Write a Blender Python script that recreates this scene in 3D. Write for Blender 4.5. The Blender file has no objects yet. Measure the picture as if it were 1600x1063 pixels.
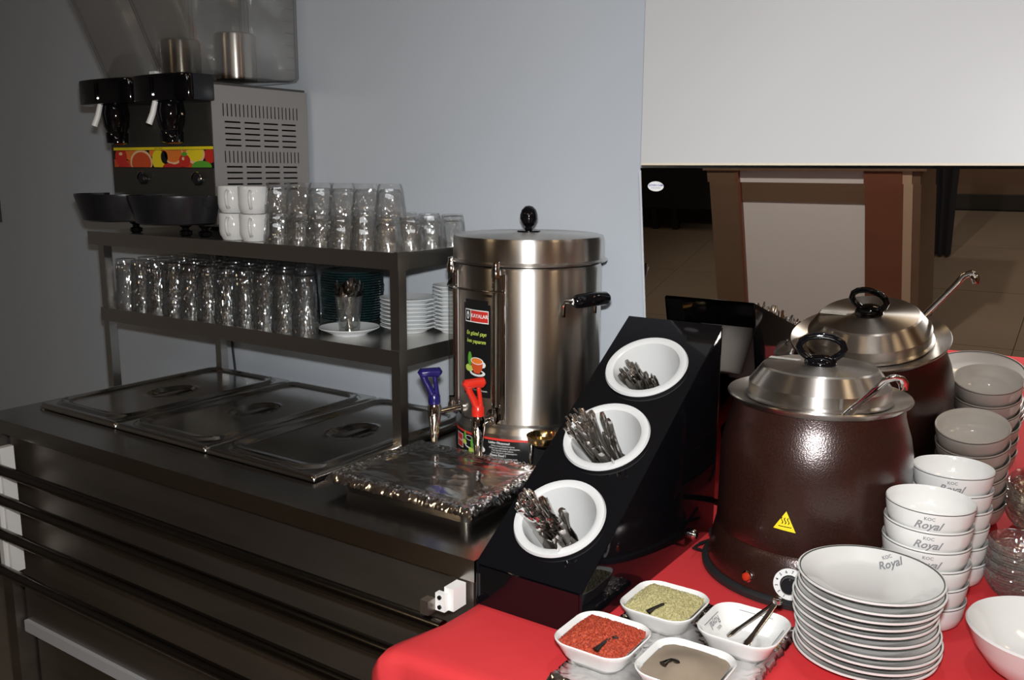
import bpy, bmesh, math, random
from mathutils import Vector, Matrix, noise
PI = math.pi
rnd = random.Random(7)
C = bpy.context.scene.collection
SC = bpy.context.scene

# ------------------------------------------------------------------ camera
CZ = 1.47
YAW, PITCH, ROLL, FPX = 0.597038792, 0.183958406, 0.00506423, 1429.69
def cam_axes():
    cy, sy = math.cos(YAW), math.sin(YAW)
    f = Vector((-sy, cy, 0)); r = Vector((cy, sy, 0)); u = Vector((0, 0, 1))
    cp, sp = math.cos(PITCH), math.sin(PITCH)
    f2 = f*cp - u*sp; u2 = u*cp + f*sp
    cr, sr = math.cos(ROLL), math.sin(ROLL)
    return r*cr + u2*sr, -r*sr + u2*cr, f2
RX, UP, FW = cam_axes()
cd = bpy.data.cameras.new('camera'); cam = bpy.data.objects.new('camera', cd); C.objects.link(cam)
m = Matrix((RX, UP, -FW)).transposed().to_4x4(); m.translation = Vector((0, 0, CZ))
cam.matrix_world = m
cd.sensor_width = 36.0; cd.lens = 36.0*FPX/1600.0; cd.clip_start = 0.02
SC.camera = cam
SC.cycles.transparent_max_bounces = 96

# ------------------------------------------------------------------ light
SC.view_settings.view_transform = 'Standard'; SC.view_settings.look = 'None'
SC.view_settings.exposure = 0.0; SC.view_settings.gamma = 1.0
SC.view_settings.use_curve_mapping = False
w = bpy.data.worlds.new('world'); SC.world = w; w.use_nodes = True
w.node_tree.nodes['Background'].inputs[0].default_value = (0.6, 0.65, 0.75, 1)
w.node_tree.nodes['Background'].inputs[1].default_value = 0.12
def area(name, loc, target, sx, sy, power, col, spread=PI):
    l = bpy.data.lights.new(name, 'AREA'); l.shape = 'RECTANGLE'; l.size = sx; l.size_y = sy
    l.energy = power; l.color = col; l.spread = spread
    o = bpy.data.objects.new(name, l); C.objects.link(o); o.location = loc
    o.rotation_euler = (Vector(target)-Vector(loc)).to_track_quat('-Z', 'Y').to_euler()
    return o
# the built-in flash just above the lens
FL = Vector((0, 0, CZ)) + UP*0.085 + FW*0.01
area('camera_flash', FL, FL+FW-UP*0.05+RX*0.04, 0.05, 0.03, 15.0, (0.97, 0.985, 1.0), 2.1)
# warm ceiling lamps of the room behind the photographer
for i, (x, y) in enumerate(((-2.4, -0.9), (-0.4, -1.2), (1.6, -0.6), (1.3, 1.0))):
    area('ceiling_lamp_light', (x, y, 2.70), (x, y, 0), 0.5, 0.25, 4.5, (1.0, 0.76, 0.48))
def spot(name, loc, target, power, ang, col):
    l = bpy.data.lights.new(name, 'SPOT'); l.energy = power; l.spot_size = ang; l.spot_blend = 0.6; l.shadow_soft_size = 0.04; l.color = col
    o = bpy.data.objects.new(name, l); C.objects.link(o); o.location = loc; o.rotation_euler = (Vector(target)-Vector(loc)).to_track_quat('-Z', 'Y').to_euler()
spot('fill_spot', (-1.1, 0.75, 2.72), (-1.15, -0.70, 0.35), 130.0, math.radians(50), (1.0, 0.93, 0.84))  # added spot, brightens the pale cabinet door reflected in the mirror
spot('fill_spot', (-0.25, 1.25, 2.74), (-0.25, 1.35, 0.8), 16.0, math.radians(55), (0.95, 0.97, 1.0))  # added spot, stands in for flash bounced off the mirror into the bowls
spot('fill_spot', (-0.3, -1.0, 2.72), (-0.5, -1.9, 0.0), 40.0, math.radians(60), (1.0, 0.93, 0.84))  # unseen spot brightening the floor that the mirror reflects
area('cool_fill_light', (0.6, -1.5, 2.68), (0.6, -1.5, 0), 1.2, 0.6, 16.0, (0.92, 0.96, 1.0))  # added soft cool fill for the closed room, no fixture

# ------------------------------------------------------------------ materials
def mat(name, col, rough=0.5, metal=0.0, spec=0.5, coat=0.0, bump=None, noise_col=None, aniso=0.0, emit=None, trans=0.0):
    m = bpy.data.materials.new(name); m.use_nodes = True
    nt = m.node_tree; b = nt.nodes['Principled BSDF']
    b.inputs['Base Color'].default_value = (*col, 1); b.inputs['Roughness'].default_value = rough
    b.inputs['Metallic'].default_value = metal; b.inputs['Specular IOR Level'].default_value = spec
    b.inputs['Coat Weight'].default_value = coat; b.inputs['Coat Roughness'].default_value = 0.03
    b.inputs['Anisotropic'].default_value = aniso
    tc = None
    def coords(scale):
        nonlocal tc
        if tc is None: tc = nt.nodes.new('ShaderNodeTexCoord')
        mp = nt.nodes.new('ShaderNodeMapping'); nt.links.new(tc.outputs['Object'], mp.inputs[0])
        mp.inputs['Scale'].default_value = scale; return mp
    if noise_col:   # (scale xyz, amount, second colour)
        sc, amt, c2 = noise_col
        n = nt.nodes.new('ShaderNodeTexNoise'); n.inputs['Scale'].default_value = 1.0; n.inputs['Detail'].default_value = 5
        nt.links.new(coords(sc).outputs[0], n.inputs['Vector'])
        rp = nt.nodes.new('ShaderNodeValToRGB'); rp.color_ramp.elements[0].position = 0.5-amt; rp.color_ramp.elements[1].position = 0.5+amt
        rp.color_ramp.elements[0].color = (*col, 1); rp.color_ramp.elements[1].color = (*c2, 1)
        nt.links.new(n.outputs['Fac'], rp.inputs[0]); nt.links.new(rp.outputs[0], b.inputs['Base Color'])
    if bump:        # (scale xyz, strength, distance)
        sc, st, di = bump
        n = nt.nodes.new('ShaderNodeTexNoise'); n.inputs['Scale'].default_value = 1.0; n.inputs['Detail'].default_value = 3
        nt.links.new(coords(sc).outputs[0], n.inputs['Vector'])
        bp = nt.nodes.new('ShaderNodeBump'); bp.inputs['Strength'].default_value = st; bp.inputs['Distance'].default_value = di
        nt.links.new(n.outputs['Fac'], bp.inputs['Height']); nt.links.new(bp.outputs[0], b.inputs['Normal'])
        if coat > 0: nt.links.new(bp.outputs[0], b.inputs['Coat Normal']); b.inputs['Coat Roughness'].default_value = 0.13
    if emit: b.inputs['Emission Color'].default_value = (*emit[0], 1); b.inputs['Emission Strength'].default_value = emit[1]
    return m

def glass(name, tint, edge, rough=0.02, ior=1.5, power=2.2, reflect=1.0, scatter=0.0, ripple=0.0, scatter_col=(0.9, 0.92, 0.95), cells=(260, 260, 160), glint=0.0):
    """thin clear glass: see-through head-on, darker and more reflective where it is seen edge-on"""
    m = bpy.data.materials.new(name); m.use_nodes = True; nt = m.node_tree
    nt.nodes.clear(); out = nt.nodes.new('ShaderNodeOutputMaterial')
    tr = nt.nodes.new('ShaderNodeBsdfTransparent'); gl = nt.nodes.new('ShaderNodeBsdfGlossy'); gl.inputs['Roughness'].default_value = rough
    gl.inputs['Color'].default_value = (reflect, reflect, reflect, 1)
    lw = nt.nodes.new('ShaderNodeLayerWeight'); lw.inputs['Blend'].default_value = 0.5
    pw = nt.nodes.new('ShaderNodeMath'); pw.operation = 'POWER'; pw.inputs[1].default_value = power
    nt.links.new(lw.outputs['Facing'], pw.inputs[0])
    mx = nt.nodes.new('ShaderNodeMix'); mx.data_type = 'RGBA'
    mx.inputs['A'].default_value = (*tint, 1); mx.inputs['B'].default_value = (*edge, 1)
    nt.links.new(pw.outputs[0], mx.inputs['Factor']); nt.links.new(mx.outputs['Result'], tr.inputs['Color'])
    f0 = ((ior-1)/(ior+1))**2
    p5 = nt.nodes.new('ShaderNodeMath'); p5.operation = 'POWER'; p5.inputs[1].default_value = 4.0; nt.links.new(lw.outputs['Facing'], p5.inputs[0])
    fr = nt.nodes.new('ShaderNodeMath'); fr.operation = 'MULTIPLY_ADD'; fr.inputs[1].default_value = 0.75; fr.inputs[2].default_value = f0; nt.links.new(p5.outputs[0], fr.inputs[0])
    sh = nt.nodes.new('ShaderNodeMixShader'); nt.links.new(fr.outputs[0], sh.inputs[0])
    nt.links.new(tr.outputs[0], sh.inputs[1]); nt.links.new(gl.outputs[0], sh.inputs[2])
    res = sh
    if scatter > 0:  # diffuse share put in for flash light scattered inside the glass
        df = nt.nodes.new('ShaderNodeBsdfDiffuse'); df.inputs[0].default_value = (*scatter_col, 1)
        s2 = nt.nodes.new('ShaderNodeMixShader'); s2.inputs[0].default_value = scatter
        nt.links.new(sh.outputs[0], s2.inputs[1]); nt.links.new(df.outputs[0], s2.inputs[2]); res = s2
    if ripple > 0:      # invented cells, each leaning its own way, add the sparkle of refracted flash
        tc = nt.nodes.new('ShaderNodeTexCoord'); mp = nt.nodes.new('ShaderNodeMapping'); mp.inputs['Scale'].default_value = cells
        vo = nt.nodes.new('ShaderNodeTexVoronoi'); vo.inputs['Scale'].default_value = 1.0
        nt.links.new(tc.outputs['Object'], mp.inputs[0]); nt.links.new(mp.outputs[0], vo.inputs['Vector'])
        sb = nt.nodes.new('ShaderNodeVectorMath'); sb.operation = 'SUBTRACT'; sb.inputs[1].default_value = (0.5, 0.5, 0.5); nt.links.new(vo.outputs['Color'], sb.inputs[0])
        sc = nt.nodes.new('ShaderNodeVectorMath'); sc.operation = 'SCALE'; sc.inputs['Scale'].default_value = ripple; nt.links.new(sb.outputs[0], sc.inputs[0])
        ge = nt.nodes.new('ShaderNodeNewGeometry'); ad = nt.nodes.new('ShaderNodeVectorMath'); ad.operation = 'ADD'
        nt.links.new(ge.outputs['Normal'], ad.inputs[0]); nt.links.new(sc.outputs[0], ad.inputs[1])
        nm = nt.nodes.new('ShaderNodeVectorMath'); nm.operation = 'NORMALIZE'; nt.links.new(ad.outputs[0], nm.inputs[0])
        g2 = nt.nodes.new('ShaderNodeBsdfGlossy'); g2.inputs['Roughness'].default_value = 0.07; g2.inputs['Color'].default_value = (1, 1, 1, 1)
        nt.links.new(nm.outputs[0], g2.inputs['Normal'])
        s3 = nt.nodes.new('ShaderNodeMixShader'); s3.inputs[0].default_value = glint
        nt.links.new(res.outputs[0], s3.inputs[1]); nt.links.new(g2.outputs[0], s3.inputs[2]); res = s3
    nt.links.new(res.outputs[0], out.inputs[0]); return m

M = {}
M['wall'] = mat('grey_wall_paint', (0.47, 0.505, 0.545), 0.32, spec=0.45, bump=((3, 3, 3), 0.25, 0.01), noise_col=((1.3, 1.3, 1.3), 0.25, (0.495, 0.525, 0.56)))
M['white_board'] = mat('white_laminate', (0.475, 0.475, 0.475), 0.4)
M['board_edge'] = mat('cream_edge_band', (0.60, 0.54, 0.42), 0.5)
M['ceiling'] = mat('ceiling_paint', (0.55, 0.52, 0.46), 0.8)
M['tile'] = mat('brown_floor_tile', (0.16, 0.125, 0.09), 0.3, noise_col=((2, 2, 2), 0.3, (0.20, 0.155, 0.115)))
M['grout'] = mat('dark_grout', (0.03, 0.026, 0.022), 0.9)
M['mirror'] = mat('bronze_mirror', (0.78, 0.74, 0.70), 0.0, metal=1.0)
M['bevel'] = mat('mirror_bevel', (0.78, 0.73, 0.69), 0.0, metal=1.0)
M['steel'] = mat('brushed_steel', (0.56, 0.53, 0.49), 0.27, metal=1.0, bump=((4, 4, 900), 0.10, 0.001), aniso=0.4)
def radial(m, amount, rot=0.0):
    nt = m.node_tree; tn = nt.nodes.new('ShaderNodeTangent'); tn.direction_type = 'RADIAL'; tn.axis = 'Z'
    b = nt.nodes['Principled BSDF']; nt.links.new(tn.outputs[0], b.inputs['Tangent'])
    b.inputs['Anisotropic'].default_value = amount; b.inputs['Anisotropic Rotation'].default_value = rot
    return m
M['steel'] = radial(mat('brushed_steel', (0.56, 0.53, 0.49), 0.30, metal=1.0), 0.85, 0.25)
M['steel_h'] = mat('counter_steel', (0.42, 0.40, 0.38), 0.20, metal=1.0, noise_col=((3, 40, 3), 0.35, (0.44, 0.42, 0.39)))
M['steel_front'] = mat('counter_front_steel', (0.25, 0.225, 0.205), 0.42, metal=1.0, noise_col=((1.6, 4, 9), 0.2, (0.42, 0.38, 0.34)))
M['rail_steel'] = mat('dark_rail_steel', (0.14, 0.13, 0.12), 0.22, metal=1.0)
M['shelf_grey'] = mat('pale_grey_shelf_edge', (0.52, 0.53, 0.55), 0.5)
M['steel_lid'] = mat('pan_lid_steel', (0.50, 0.49, 0.47), 0.17, metal=1.0, noise_col=((6, 6, 6), 0.3, (0.60, 0.58, 0.55)))
M['steel_shelf'] = mat('shelf_steel', (0.56, 0.54, 0.51), 0.27, metal=1.0, bump=((300, 3, 3), 0.06, 0.001))
M['panel_steel'] = mat('vent_panel_steel', (0.37, 0.345, 0.325), 0.5, metal=0.85, noise_col=((3, 3, 3), 0.3, (0.42, 0.39, 0.365)))
M['chrome'] = mat('chrome', (0.72, 0.70, 0.68), 0.06, metal=1.0)
M['cutlery'] = mat('cutlery_steel', (0.66, 0.63, 0.60), 0.12, metal=1.0)
M['dark_steel'] = mat('dark_steel', (0.10, 0.09, 0.08), 0.25, metal=1.0)
M['cup_steel'] = mat('golden_reflection_steel', (0.70, 0.50, 0.24), 0.15, metal=1.0)  # steel of the drip cup, golden reflection put into its colour
M['foil'] = mat('aluminium_foil', (0.84, 0.83, 0.83), 0.15, metal=1.0)
M['black'] = mat('black_gloss_acrylic', (0.003, 0.003, 0.004), 0.05, spec=0.45)
M['black_pl'] = mat('black_plastic', (0.010, 0.010, 0.012), 0.28, bump=((200, 200, 200), 0.05, 0.001))
M['rubber'] = mat('black_rubber', (0.012, 0.012, 0.012), 0.55)
M['dark_body'] = mat('dark_dispenser_body', (0.035, 0.033, 0.028), 0.22)
M['white_china'] = mat('white_china', (0.68, 0.67, 0.645), 0.09, spec=0.6)
M['cup_pl'] = mat('white_melamine', (0.60, 0.60, 0.59), 0.22)
M['saucer'] = mat('white_saucer_china', (0.70, 0.72, 0.72), 0.10)
M['rimline'] = mat('grey_rim_line', (0.07, 0.07, 0.06), 0.4)
M['print'] = mat('grey_china_print', (0.22, 0.22, 0.23), 0.5)
M['kettle'] = mat('brown_hammered_enamel', (0.020, 0.0065, 0.005), 0.28, metal=0.35, spec=0.8, coat=0.5, bump=((420, 420, 420), 0.32, 0.0012), noise_col=((300, 300, 300), 0.3, (0.046, 0.015, 0.010)))
M['red_cloth'] = mat('red_tablecloth', (0.56, 0.030, 0.036), 0.75, spec=0.2, bump=((900, 900, 900), 0.15, 0.0008), noise_col=((4, 4, 4), 0.3, (0.62, 0.042, 0.045)))
M['white_pl'] = mat('white_plastic', (0.80, 0.79, 0.76), 0.4)
M['blue_pl'] = mat('blue_plastic', (0.012, 0.008, 0.095), 0.25)
M['red_pl'] = mat('red_plastic', (0.62, 0.025, 0.012), 0.25)
M['yellow'] = mat('yellow_print', (0.85, 0.66, 0.02), 0.4)
M['p_red'] = mat('red_print', (0.55, 0.03, 0.02), 0.4)
M['p_black'] = mat('black_print', (0.008, 0.008, 0.008), 0.3)
M['p_white'] = mat('white_print', (0.72, 0.72, 0.70), 0.4)
M['p_orange'] = mat('orange_print', (0.80, 0.20, 0.03), 0.4)
M['p_dorange'] = mat('deep_orange_print', (0.60, 0.08, 0.02), 0.4)
M['p_green'] = mat('green_print', (0.10, 0.36, 0.03), 0.4)
M['p_lime'] = mat('lime_print', (0.50, 0.62, 0.10), 0.4)
M['p_blue'] = mat('blue_print', (0.08, 0.10, 0.40), 0.4)
M['p_peach'] = mat('peach_print', (0.85, 0.55, 0.30), 0.4)
M['oregano'] = mat('dried_oregano', (0.26, 0.23, 0.085), 0.9, noise_col=((420, 420, 420), 0.15, (0.42, 0.37, 0.19)))
M['pepper'] = mat('red_pepper_flakes', (0.20, 0.014, 0.005), 0.7, noise_col=((420, 420, 420), 0.15, (0.40, 0.048, 0.010)))
M['cumin'] = mat('ground_grey_spice', (0.22, 0.17, 0.12), 0.95, noise_col=((60, 60, 60), 0.3, (0.25, 0.195, 0.14)))
M['wood'] = mat('brown_wood', (0.15, 0.095, 0.060), 0.45, noise_col=((2, 2, 14), 0.3, (0.18, 0.12, 0.08)))
M['wall_warm'] = mat('warm_reflection_orange', (0.50, 0.24, 0.08), 0.5, noise_col=((1, 2, 8), 0.3, (0.58, 0.30, 0.11)))  # orange put on the unseen wall for warm lamplight reflections in the urn
M['wood_red'] = mat('reddish_wood', (0.17, 0.062, 0.035), 0.45, noise_col=((2, 2, 14), 0.3, (0.21, 0.085, 0.05)))
M['beige'] = mat('beige_trim', (0.50, 0.38, 0.27), 0.5)
M['panel_white'] = mat('pale_panel', (0.78, 0.78, 0.78), 0.5)
M['dark_cloth'] = mat('black_cloth', (0.008, 0.008, 0.010), 0.9)
M['indicator'] = mat('red_indicator', (0.45, 0.03, 0.01), 0.1, coat=0.5)
M['sticker'] = mat('clear_sticker', (0.62, 0.60, 0.55), 0.3)
M['tumbler'] = glass('clear_tumbler_glass', (0.985, 0.985, 0.98), (0.16, 0.17, 0.17), power=3.0, rough=0.03, scatter=0.003, ripple=0.8, glint=0.05, ior=1.6, cells=(380, 380, 230))
M['tall_glass'] = glass('tall_tumbler_glass', (0.96, 0.975, 0.98), (0.16, 0.19, 0.21), power=2.2, rough=0.03, scatter=0.004, ripple=0.9, glint=0.10, ior=1.6, cells=(420, 420, 190))
M['acrylic'] = glass('clear_bowl_plastic', (0.955, 0.95, 0.94), (0.45, 0.44, 0.43), rough=0.05, ior=1.5, power=2.6, scatter=0.006)
M['teal'] = glass('teal_plate_glass', (0.45, 0.60, 0.62), (0.08, 0.20, 0.22), rough=0.1, ior=1.7, scatter=0.03, scatter_col=(0.3, 0.8, 0.85), ripple=0.5, glint=0.12)
M['dish_glass'] = glass('ribbed_bowl_glass', (0.95, 0.96, 0.95), (0.45, 0.48, 0.47), rough=0.04, ior=1.6, scatter=0.015, ripple=0.6, glint=0.07)
M['tube_glass'] = glass('gauge_glass', (0.80, 0.80, 0.78), (0.25, 0.25, 0.24), ior=1.6)

# ------------------------------------------------------------------ helpers
def finish(name, bm, mats, parent=None, loc=None, rot=None, smooth=None, bevel=0.0, bseg=2):
    if bevel > 0:
        es = [e for e in bm.edges if len(e.link_faces) == 2 and e.calc_face_angle(0) > 0.6]
        bmesh.ops.bevel(bm, geom=es, offset=bevel, segments=bseg, profile=0.6, affect='EDGES', clamp_overlap=True)
    me = bpy.data.meshes.new(name)
    if smooth is None: smooth = 0.7
    bm.normal_update()
    for f in bm.faces: f.smooth = smooth > 0
    if smooth > 0:
        for e in bm.edges:
            if len(e.link_faces) == 2 and e.calc_face_angle(0) > smooth: e.smooth = False
    bm.to_mesh(me); bm.free()
    if not isinstance(mats, (list, tuple)): mats = [mats]
    for mm in mats: me.materials.append(mm)
    return link(name, me, parent, loc, rot)
def link(name, me, parent=None, loc=None, rot=None):
    o = bpy.data.objects.new(name, me); C.objects.link(o)
    if parent is not None: o.parent = parent
    if loc is not None: o.location = loc
    if rot is not None: o.rotation_euler = rot
    return o
def thing(name, label, cat, loc=(0, 0, 0), rz=0.0, group=None, rot=None):
    o = bpy.data.objects.new(name, None); C.objects.link(o); o.empty_display_size = 0.05
    o.location = loc; o.rotation_euler = rot if rot else (0, 0, rz)
    o['label'] = label; o['category'] = cat
    if group: o['group'] = group
    return o
def tag(o, label, cat, group=None):
    o['label'] = label; o['category'] = cat
    if group: o['group'] = group
    return o
def struct(o): o['kind'] = 'structure'; return o
def BM(): return bmesh.new()
def box(bm, x0, x1, y0, y1, z0, z1, mi=0):
    vs = [bm.verts.new((x, y, z)) for z in (z0, z1) for y in (y0, y1) for x in (x0, x1)]
    for q in ((0, 2, 3, 1), (4, 5, 7, 6), (0, 1, 5, 4), (2, 6, 7, 3), (1, 3, 7, 5), (0, 4, 6, 2)):
        f = bm.faces.new([vs[i] for i in q]); f.material_index = mi
def lathe(bm, prof, seg=48, cx=0, cy=0, mi=0, cap0=False, cap1=False, mis=None):
    rings = []
    for r, z in prof:
        if r < 1e-5: rings.append([bm.verts.new((cx, cy, z))])
        else: rings.append([bm.verts.new((cx+r*math.cos(2*PI*i/seg), cy+r*math.sin(2*PI*i/seg), z)) for i in range(seg)])
    for k in range(len(rings)-1):
        a, b = rings[k], rings[k+1]; im = mis[k] if mis else mi
        for i in range(seg):
            j = (i+1) % seg
            if len(a) == 1 and len(b) == 1: continue
            if len(a) == 1: f = bm.faces.new((a[0], b[j], b[i]))
            elif len(b) == 1: f = bm.faces.new((a[i], a[j], b[0]))
            else: f = bm.faces.new((a[i], a[j], b[j], b[i]))
            f.material_index = im
    if cap0 and len(rings[0]) > 1: bm.faces.new(rings[0][::-1]).material_index = mi
    if cap1 and len(rings[-1]) > 1: bm.faces.new(rings[-1]).material_index = mi
def tube(bm, pts, r, seg=10, closed=False, mi=0, flat=1.0):
    pts = [Vector(p) for p in pts]; n = len(pts); rings = []
    rs = r if isinstance(r, (list, tuple)) else [r]*n
    up = None
    for i, p in enumerate(pts):
        if closed: t = (pts[(i+1) % n]-pts[i-1])
        else: t = pts[min(i+1, n-1)]-pts[max(i-1, 0)]
        t.normalize()
        if up is None:
            up = Vector((0, 0, 1)) if abs(t.z) < 0.9 else Vector((1, 0, 0))
        s = t.cross(up)
        if s.length < 1e-4: s = t.orthogonal()
        s.normalize(); up = s.cross(t).normalized()
        rings.append([bm.verts.new(p + s*math.cos(2*PI*k/seg)*rs[i] + up*math.sin(2*PI*k/seg)*rs[i]*flat) for k in range(seg)])
    for i in range(n if closed else n-1):
        a, b = rings[i], rings[(i+1) % n]
        for k in range(seg):
            j = (k+1) % seg; bm.faces.new((a[k], b[k], b[j], a[j])).material_index = mi
    if not closed:
        bm.faces.new(rings[0][::-1]); bm.faces.new(rings[-1])
def prism(bm, poly, axis, a, b, mi=0):
    """poly in the two other axes; extruded from a to b along axis"""
    def P(u, v, w): return {'x': (w, u, v), 'y': (u, w, v), 'z': (u, v, w)}[axis]
    A = [bm.verts.new(P(u, v, a)) for u, v in poly]; B = [bm.verts.new(P(u, v, b)) for u, v in poly]
    n = len(poly)
    for i in range(n): bm.faces.new((A[i], A[(i+1) % n], B[(i+1) % n], B[i])).material_index = mi
    bm.faces.new(A[::-1]).material_index = mi; bm.faces.new(B).material_index = mi
    bmesh.ops.recalc_face_normals(bm, faces=bm.faces[:])
def rrect(w, h, r, n=6, cx=0, cy=0):
    out = []
    for sx, sy, a0 in ((1, 1, 0), (-1, 1, 90), (-1, -1, 180), (1, -1, 270)):
        for k in range(n+1):
            a = math.radians(a0+90*k/n)
            out.append((cx+sx*(w/2-r)+r*math.cos(a), cy+sy*(h/2-r)+r*math.sin(a)))
    return out
def arc(cx, cy, r, a0, a1, n):
    return [(cx+r*math.cos(math.radians(a0+(a1-a0)*k/n)), cy+r*math.sin(math.radians(a0+(a1-a0)*k/n))) for k in range(n+1)]

# flat print: 2d shapes laid on a surface by a mapping function
_txt = {}
def text2d(s, size, bold=False, shear=0.0):
    key = (s, size, shear)
    if key not in _txt:
        cu = bpy.data.curves.new('lettering', 'FONT'); cu.body = s; cu.size = size; cu.shear = shear
        cu.align_x = 'CENTER'; cu.align_y = 'CENTER'; cu.resolution_u = 2
        if bold: cu.offset = size*0.02
        o = bpy.data.objects.new('lettering', cu)
        me = bpy.data.meshes.new_from_object(o)
        vs = [(v.co.x, v.co.y) for v in me.vertices]; fs = [tuple(p.vertices) for p in me.polygons]
        bpy.data.objects.remove(o); bpy.data.curves.remove(cu); bpy.data.meshes.remove(me)
        _txt[key] = (vs, fs)
    return _txt[key]
class Print:
    def __init__(s): s.items = []; s.mats = []
    def mi(s, m):
        if m not in s.mats: s.mats.append(m)
        return s.mats.index(m)
    def add(s, vs, fs, m, lay): s.items.append((vs, fs, s.mi(m), lay)); return s
    def poly(s, pts, m, lay): return s.add(pts, [tuple(range(len(pts)))], m, lay)
    def rect(s, x0, x1, y0, y1, m, lay, nx=1):
        vs = []; fs = []
        for i in range(nx+1):
            x = x0+(x1-x0)*i/nx; vs += [(x, y0), (x, y1)]
        for i in range(nx): fs.append((2*i, 2*i+2, 2*i+3, 2*i+1))
        return s.add(vs, fs, m, lay)
    def disc(s, cx, cy, rx, ry, m, lay, n=24, clip=None):
        pts = [(cx+rx*math.cos(2*PI*k/n), cy+ry*math.sin(2*PI*k/n)) for k in range(n)]
        if clip:
            x0, x1, y0, y1 = clip; pts = [(min(max(x, x0), x1), min(max(y, y0), y1)) for x, y in pts]
        return s.poly(pts, m, lay)
    def text(s, t, cx, cy, size, m, lay, bold=False, shear=0.0, rot=0.0):
        vs, fs = text2d(t, size, bold, shear); c, sn = math.cos(rot), math.sin(rot)
        return s.add([(cx+x*c-y*sn, cy+x*sn+y*c) for x, y in vs], fs, m, lay)
    def build(s, name, fn, parent=None, step=0.00015, cut=0, **k):
        bm = BM()
        for vs, fs, mi, lay in s.items:
            V = [bm.verts.new((x, y, 0.0002+lay*step)) for x, y in vs]
            for f in fs:
                if len(set(f)) >= 3:
                    try: bm.faces.new([V[i] for i in f]).material_index = mi
                    except ValueError: pass
        if cut:
            xs_ = [v.co.x for v in bm.verts]; x = math.floor(min(xs_)/cut)*cut
            while x < max(xs_):
                x += cut; bmesh.ops.bisect_plane(bm, geom=bm.verts[:]+bm.edges[:]+bm.faces[:], plane_co=(x, 0, 0), plane_no=(1, 0, 0))
        for v in bm.verts: v.co = fn(v.co.x, v.co.y, v.co.z)
        return finish(name, bm, s.mats, parent, smooth=0, **k)
def cyl_map(r_of_z, az0, z0, cx=0, cy=0):
    def fn(u, v, d):
        z = z0+v; r = r_of_z(z) if callable(r_of_z) else r_of_z
        a = az0 + u/r; r += d
        return (cx+r*math.cos(a), cy+r*math.sin(a), z)
    return fn
def copy_tree(src, loc=None, rot=None, label=None, group=None):
    r = src.copy(); C.objects.link(r)
    if loc is not None: r.location = loc
    if rot is not None: r.rotation_euler = rot
    if label: r['label'] = label
    if group: r['group'] = group
    for ch in list(src.children):
        c = ch.copy(); C.objects.link(c); c.parent = r
        for g in list(ch.children):
            d = g.copy(); C.objects.link(d); d.parent = c
    return r
ORD = ['first', 'second', 'third', 'fourth', 'fifth', 'sixth', 'seventh', 'eighth', 'ninth', 'tenth', 'eleventh', 'twelfth', 'thirteenth', 'fourteenth']

# ------------------------------------------------------------------ room
WY = 1.76                       # wall plane behind the counter
bm = BM(); box(bm, -4.6, 3.2, WY, WY+0.12, 0, 2.8); struct(finish('wall_back', bm, M['wall']))
bm = BM(); box(bm, -4.72, -4.6, -2.6, WY+0.12, 0, 2.8); struct(finish('wall_left', bm, M['wall']))
bm = BM(); box(bm, 3.2, 3.32, -2.6, WY+0.12, 0, 2.8); struct(finish('wall_right', bm, M['wall_warm']))
bm = BM(); box(bm, -4.6, 3.2, -2.72, -2.6, 0, 2.8); struct(finish('wall_front', bm, M['wood']))
bm = BM(); box(bm, -4.6, 3.2, -2.6, -2.58, 0, 0.09); struct(finish('baseboard_front', bm, M['grout']))
bm = BM(); box(bm, -4.72, 3.32, -2.72, WY+0.12, 2.8, 2.9); struct(finish('ceiling', bm, M['ceiling']))
bm = BM(); box(bm, -4.72, 3.32, -2.72, WY+0.12, -0.1, -0.006); fl = struct(finish('floor', bm, M['grout']))
TS = 0.60
bm = BM(); box(bm, 0.0015, TS-0.0015, 0.0015, TS-0.0015, -0.006, 0.0); tl = finish('tile', bm, M['tile'], fl, bevel=0.001, bseg=1)
tme = tl.data; first = True
for i in range(13):
    for j in range(7):
        x = -4.58+i*TS; y = -2.58+j*TS+0.02
        if first: tl.location = (x, y, 0); first = False
        else: link('tile', tme, fl, (x, y, 0))

# white laminate board above the mirror
YT, LEAN = 1.616, 0.144
BZ = CZ+0.010
t = thing('wall_panel', 'large white laminate panel mounted on the wall above the leaning mirror', 'wall panel', (0, 0, 0))
bm = BM(); box(bm, -0.795, 2.2, 1.602, WY-0.002, BZ+0.004, 2.75); finish('board', bm, M['white_board'], t, bevel=0.001)
bm = BM(); box(bm, -0.795, 2.2, 1.602, WY-0.002, BZ, BZ+0.004); finish('edge_band', bm, M['board_edge'], t)
# leaning bronze mirror
t = thing('wall_mirror', 'bronze tinted mirror leaning under the white panel behind the buffet table', 'mirror', (0, YT, CZ), rot=(LEAN, 0, 0))
H = -(0.675/math.cos(LEAN))
bm = BM(); box(bm, -0.802, 2.2, 0, 0.006, H, -0.020)
finish('mirror_glass', bm, M['mirror'], t)
bm = BM()   # bevelled strip along the top edge
p = [(0.0, -0.020), (0.0004, 0.005), (0.006, 0.005), (0.006, -0.020)]
prism(bm, p, 'x', -0.802, 2.2); finish('bevelled_edge', bm, M['bevel'], t)
P = Print(); P.disc(0, 0, 0.0165, 0.0095, M['p_white'], 0, 32)
P.text('GÜVEN CAM', 0, 0.002, 0.0052, M['p_blue'], 1, True); P.text('AYNA SANAYİ', 0, -0.003, 0.003, M['p_blue'], 1)
P.build('sticker', lambda u, v, d: (-0.771+u, -d-0.0003, -0.030+v), t)
bm = BM()   # grey backing edge strip of the mirror, seen at its left side
box(bm, -0.8045, -0.802, -0.002, 0.012, H, 0.0); finish('edge_strip', bm, M['wall'], t)

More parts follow.
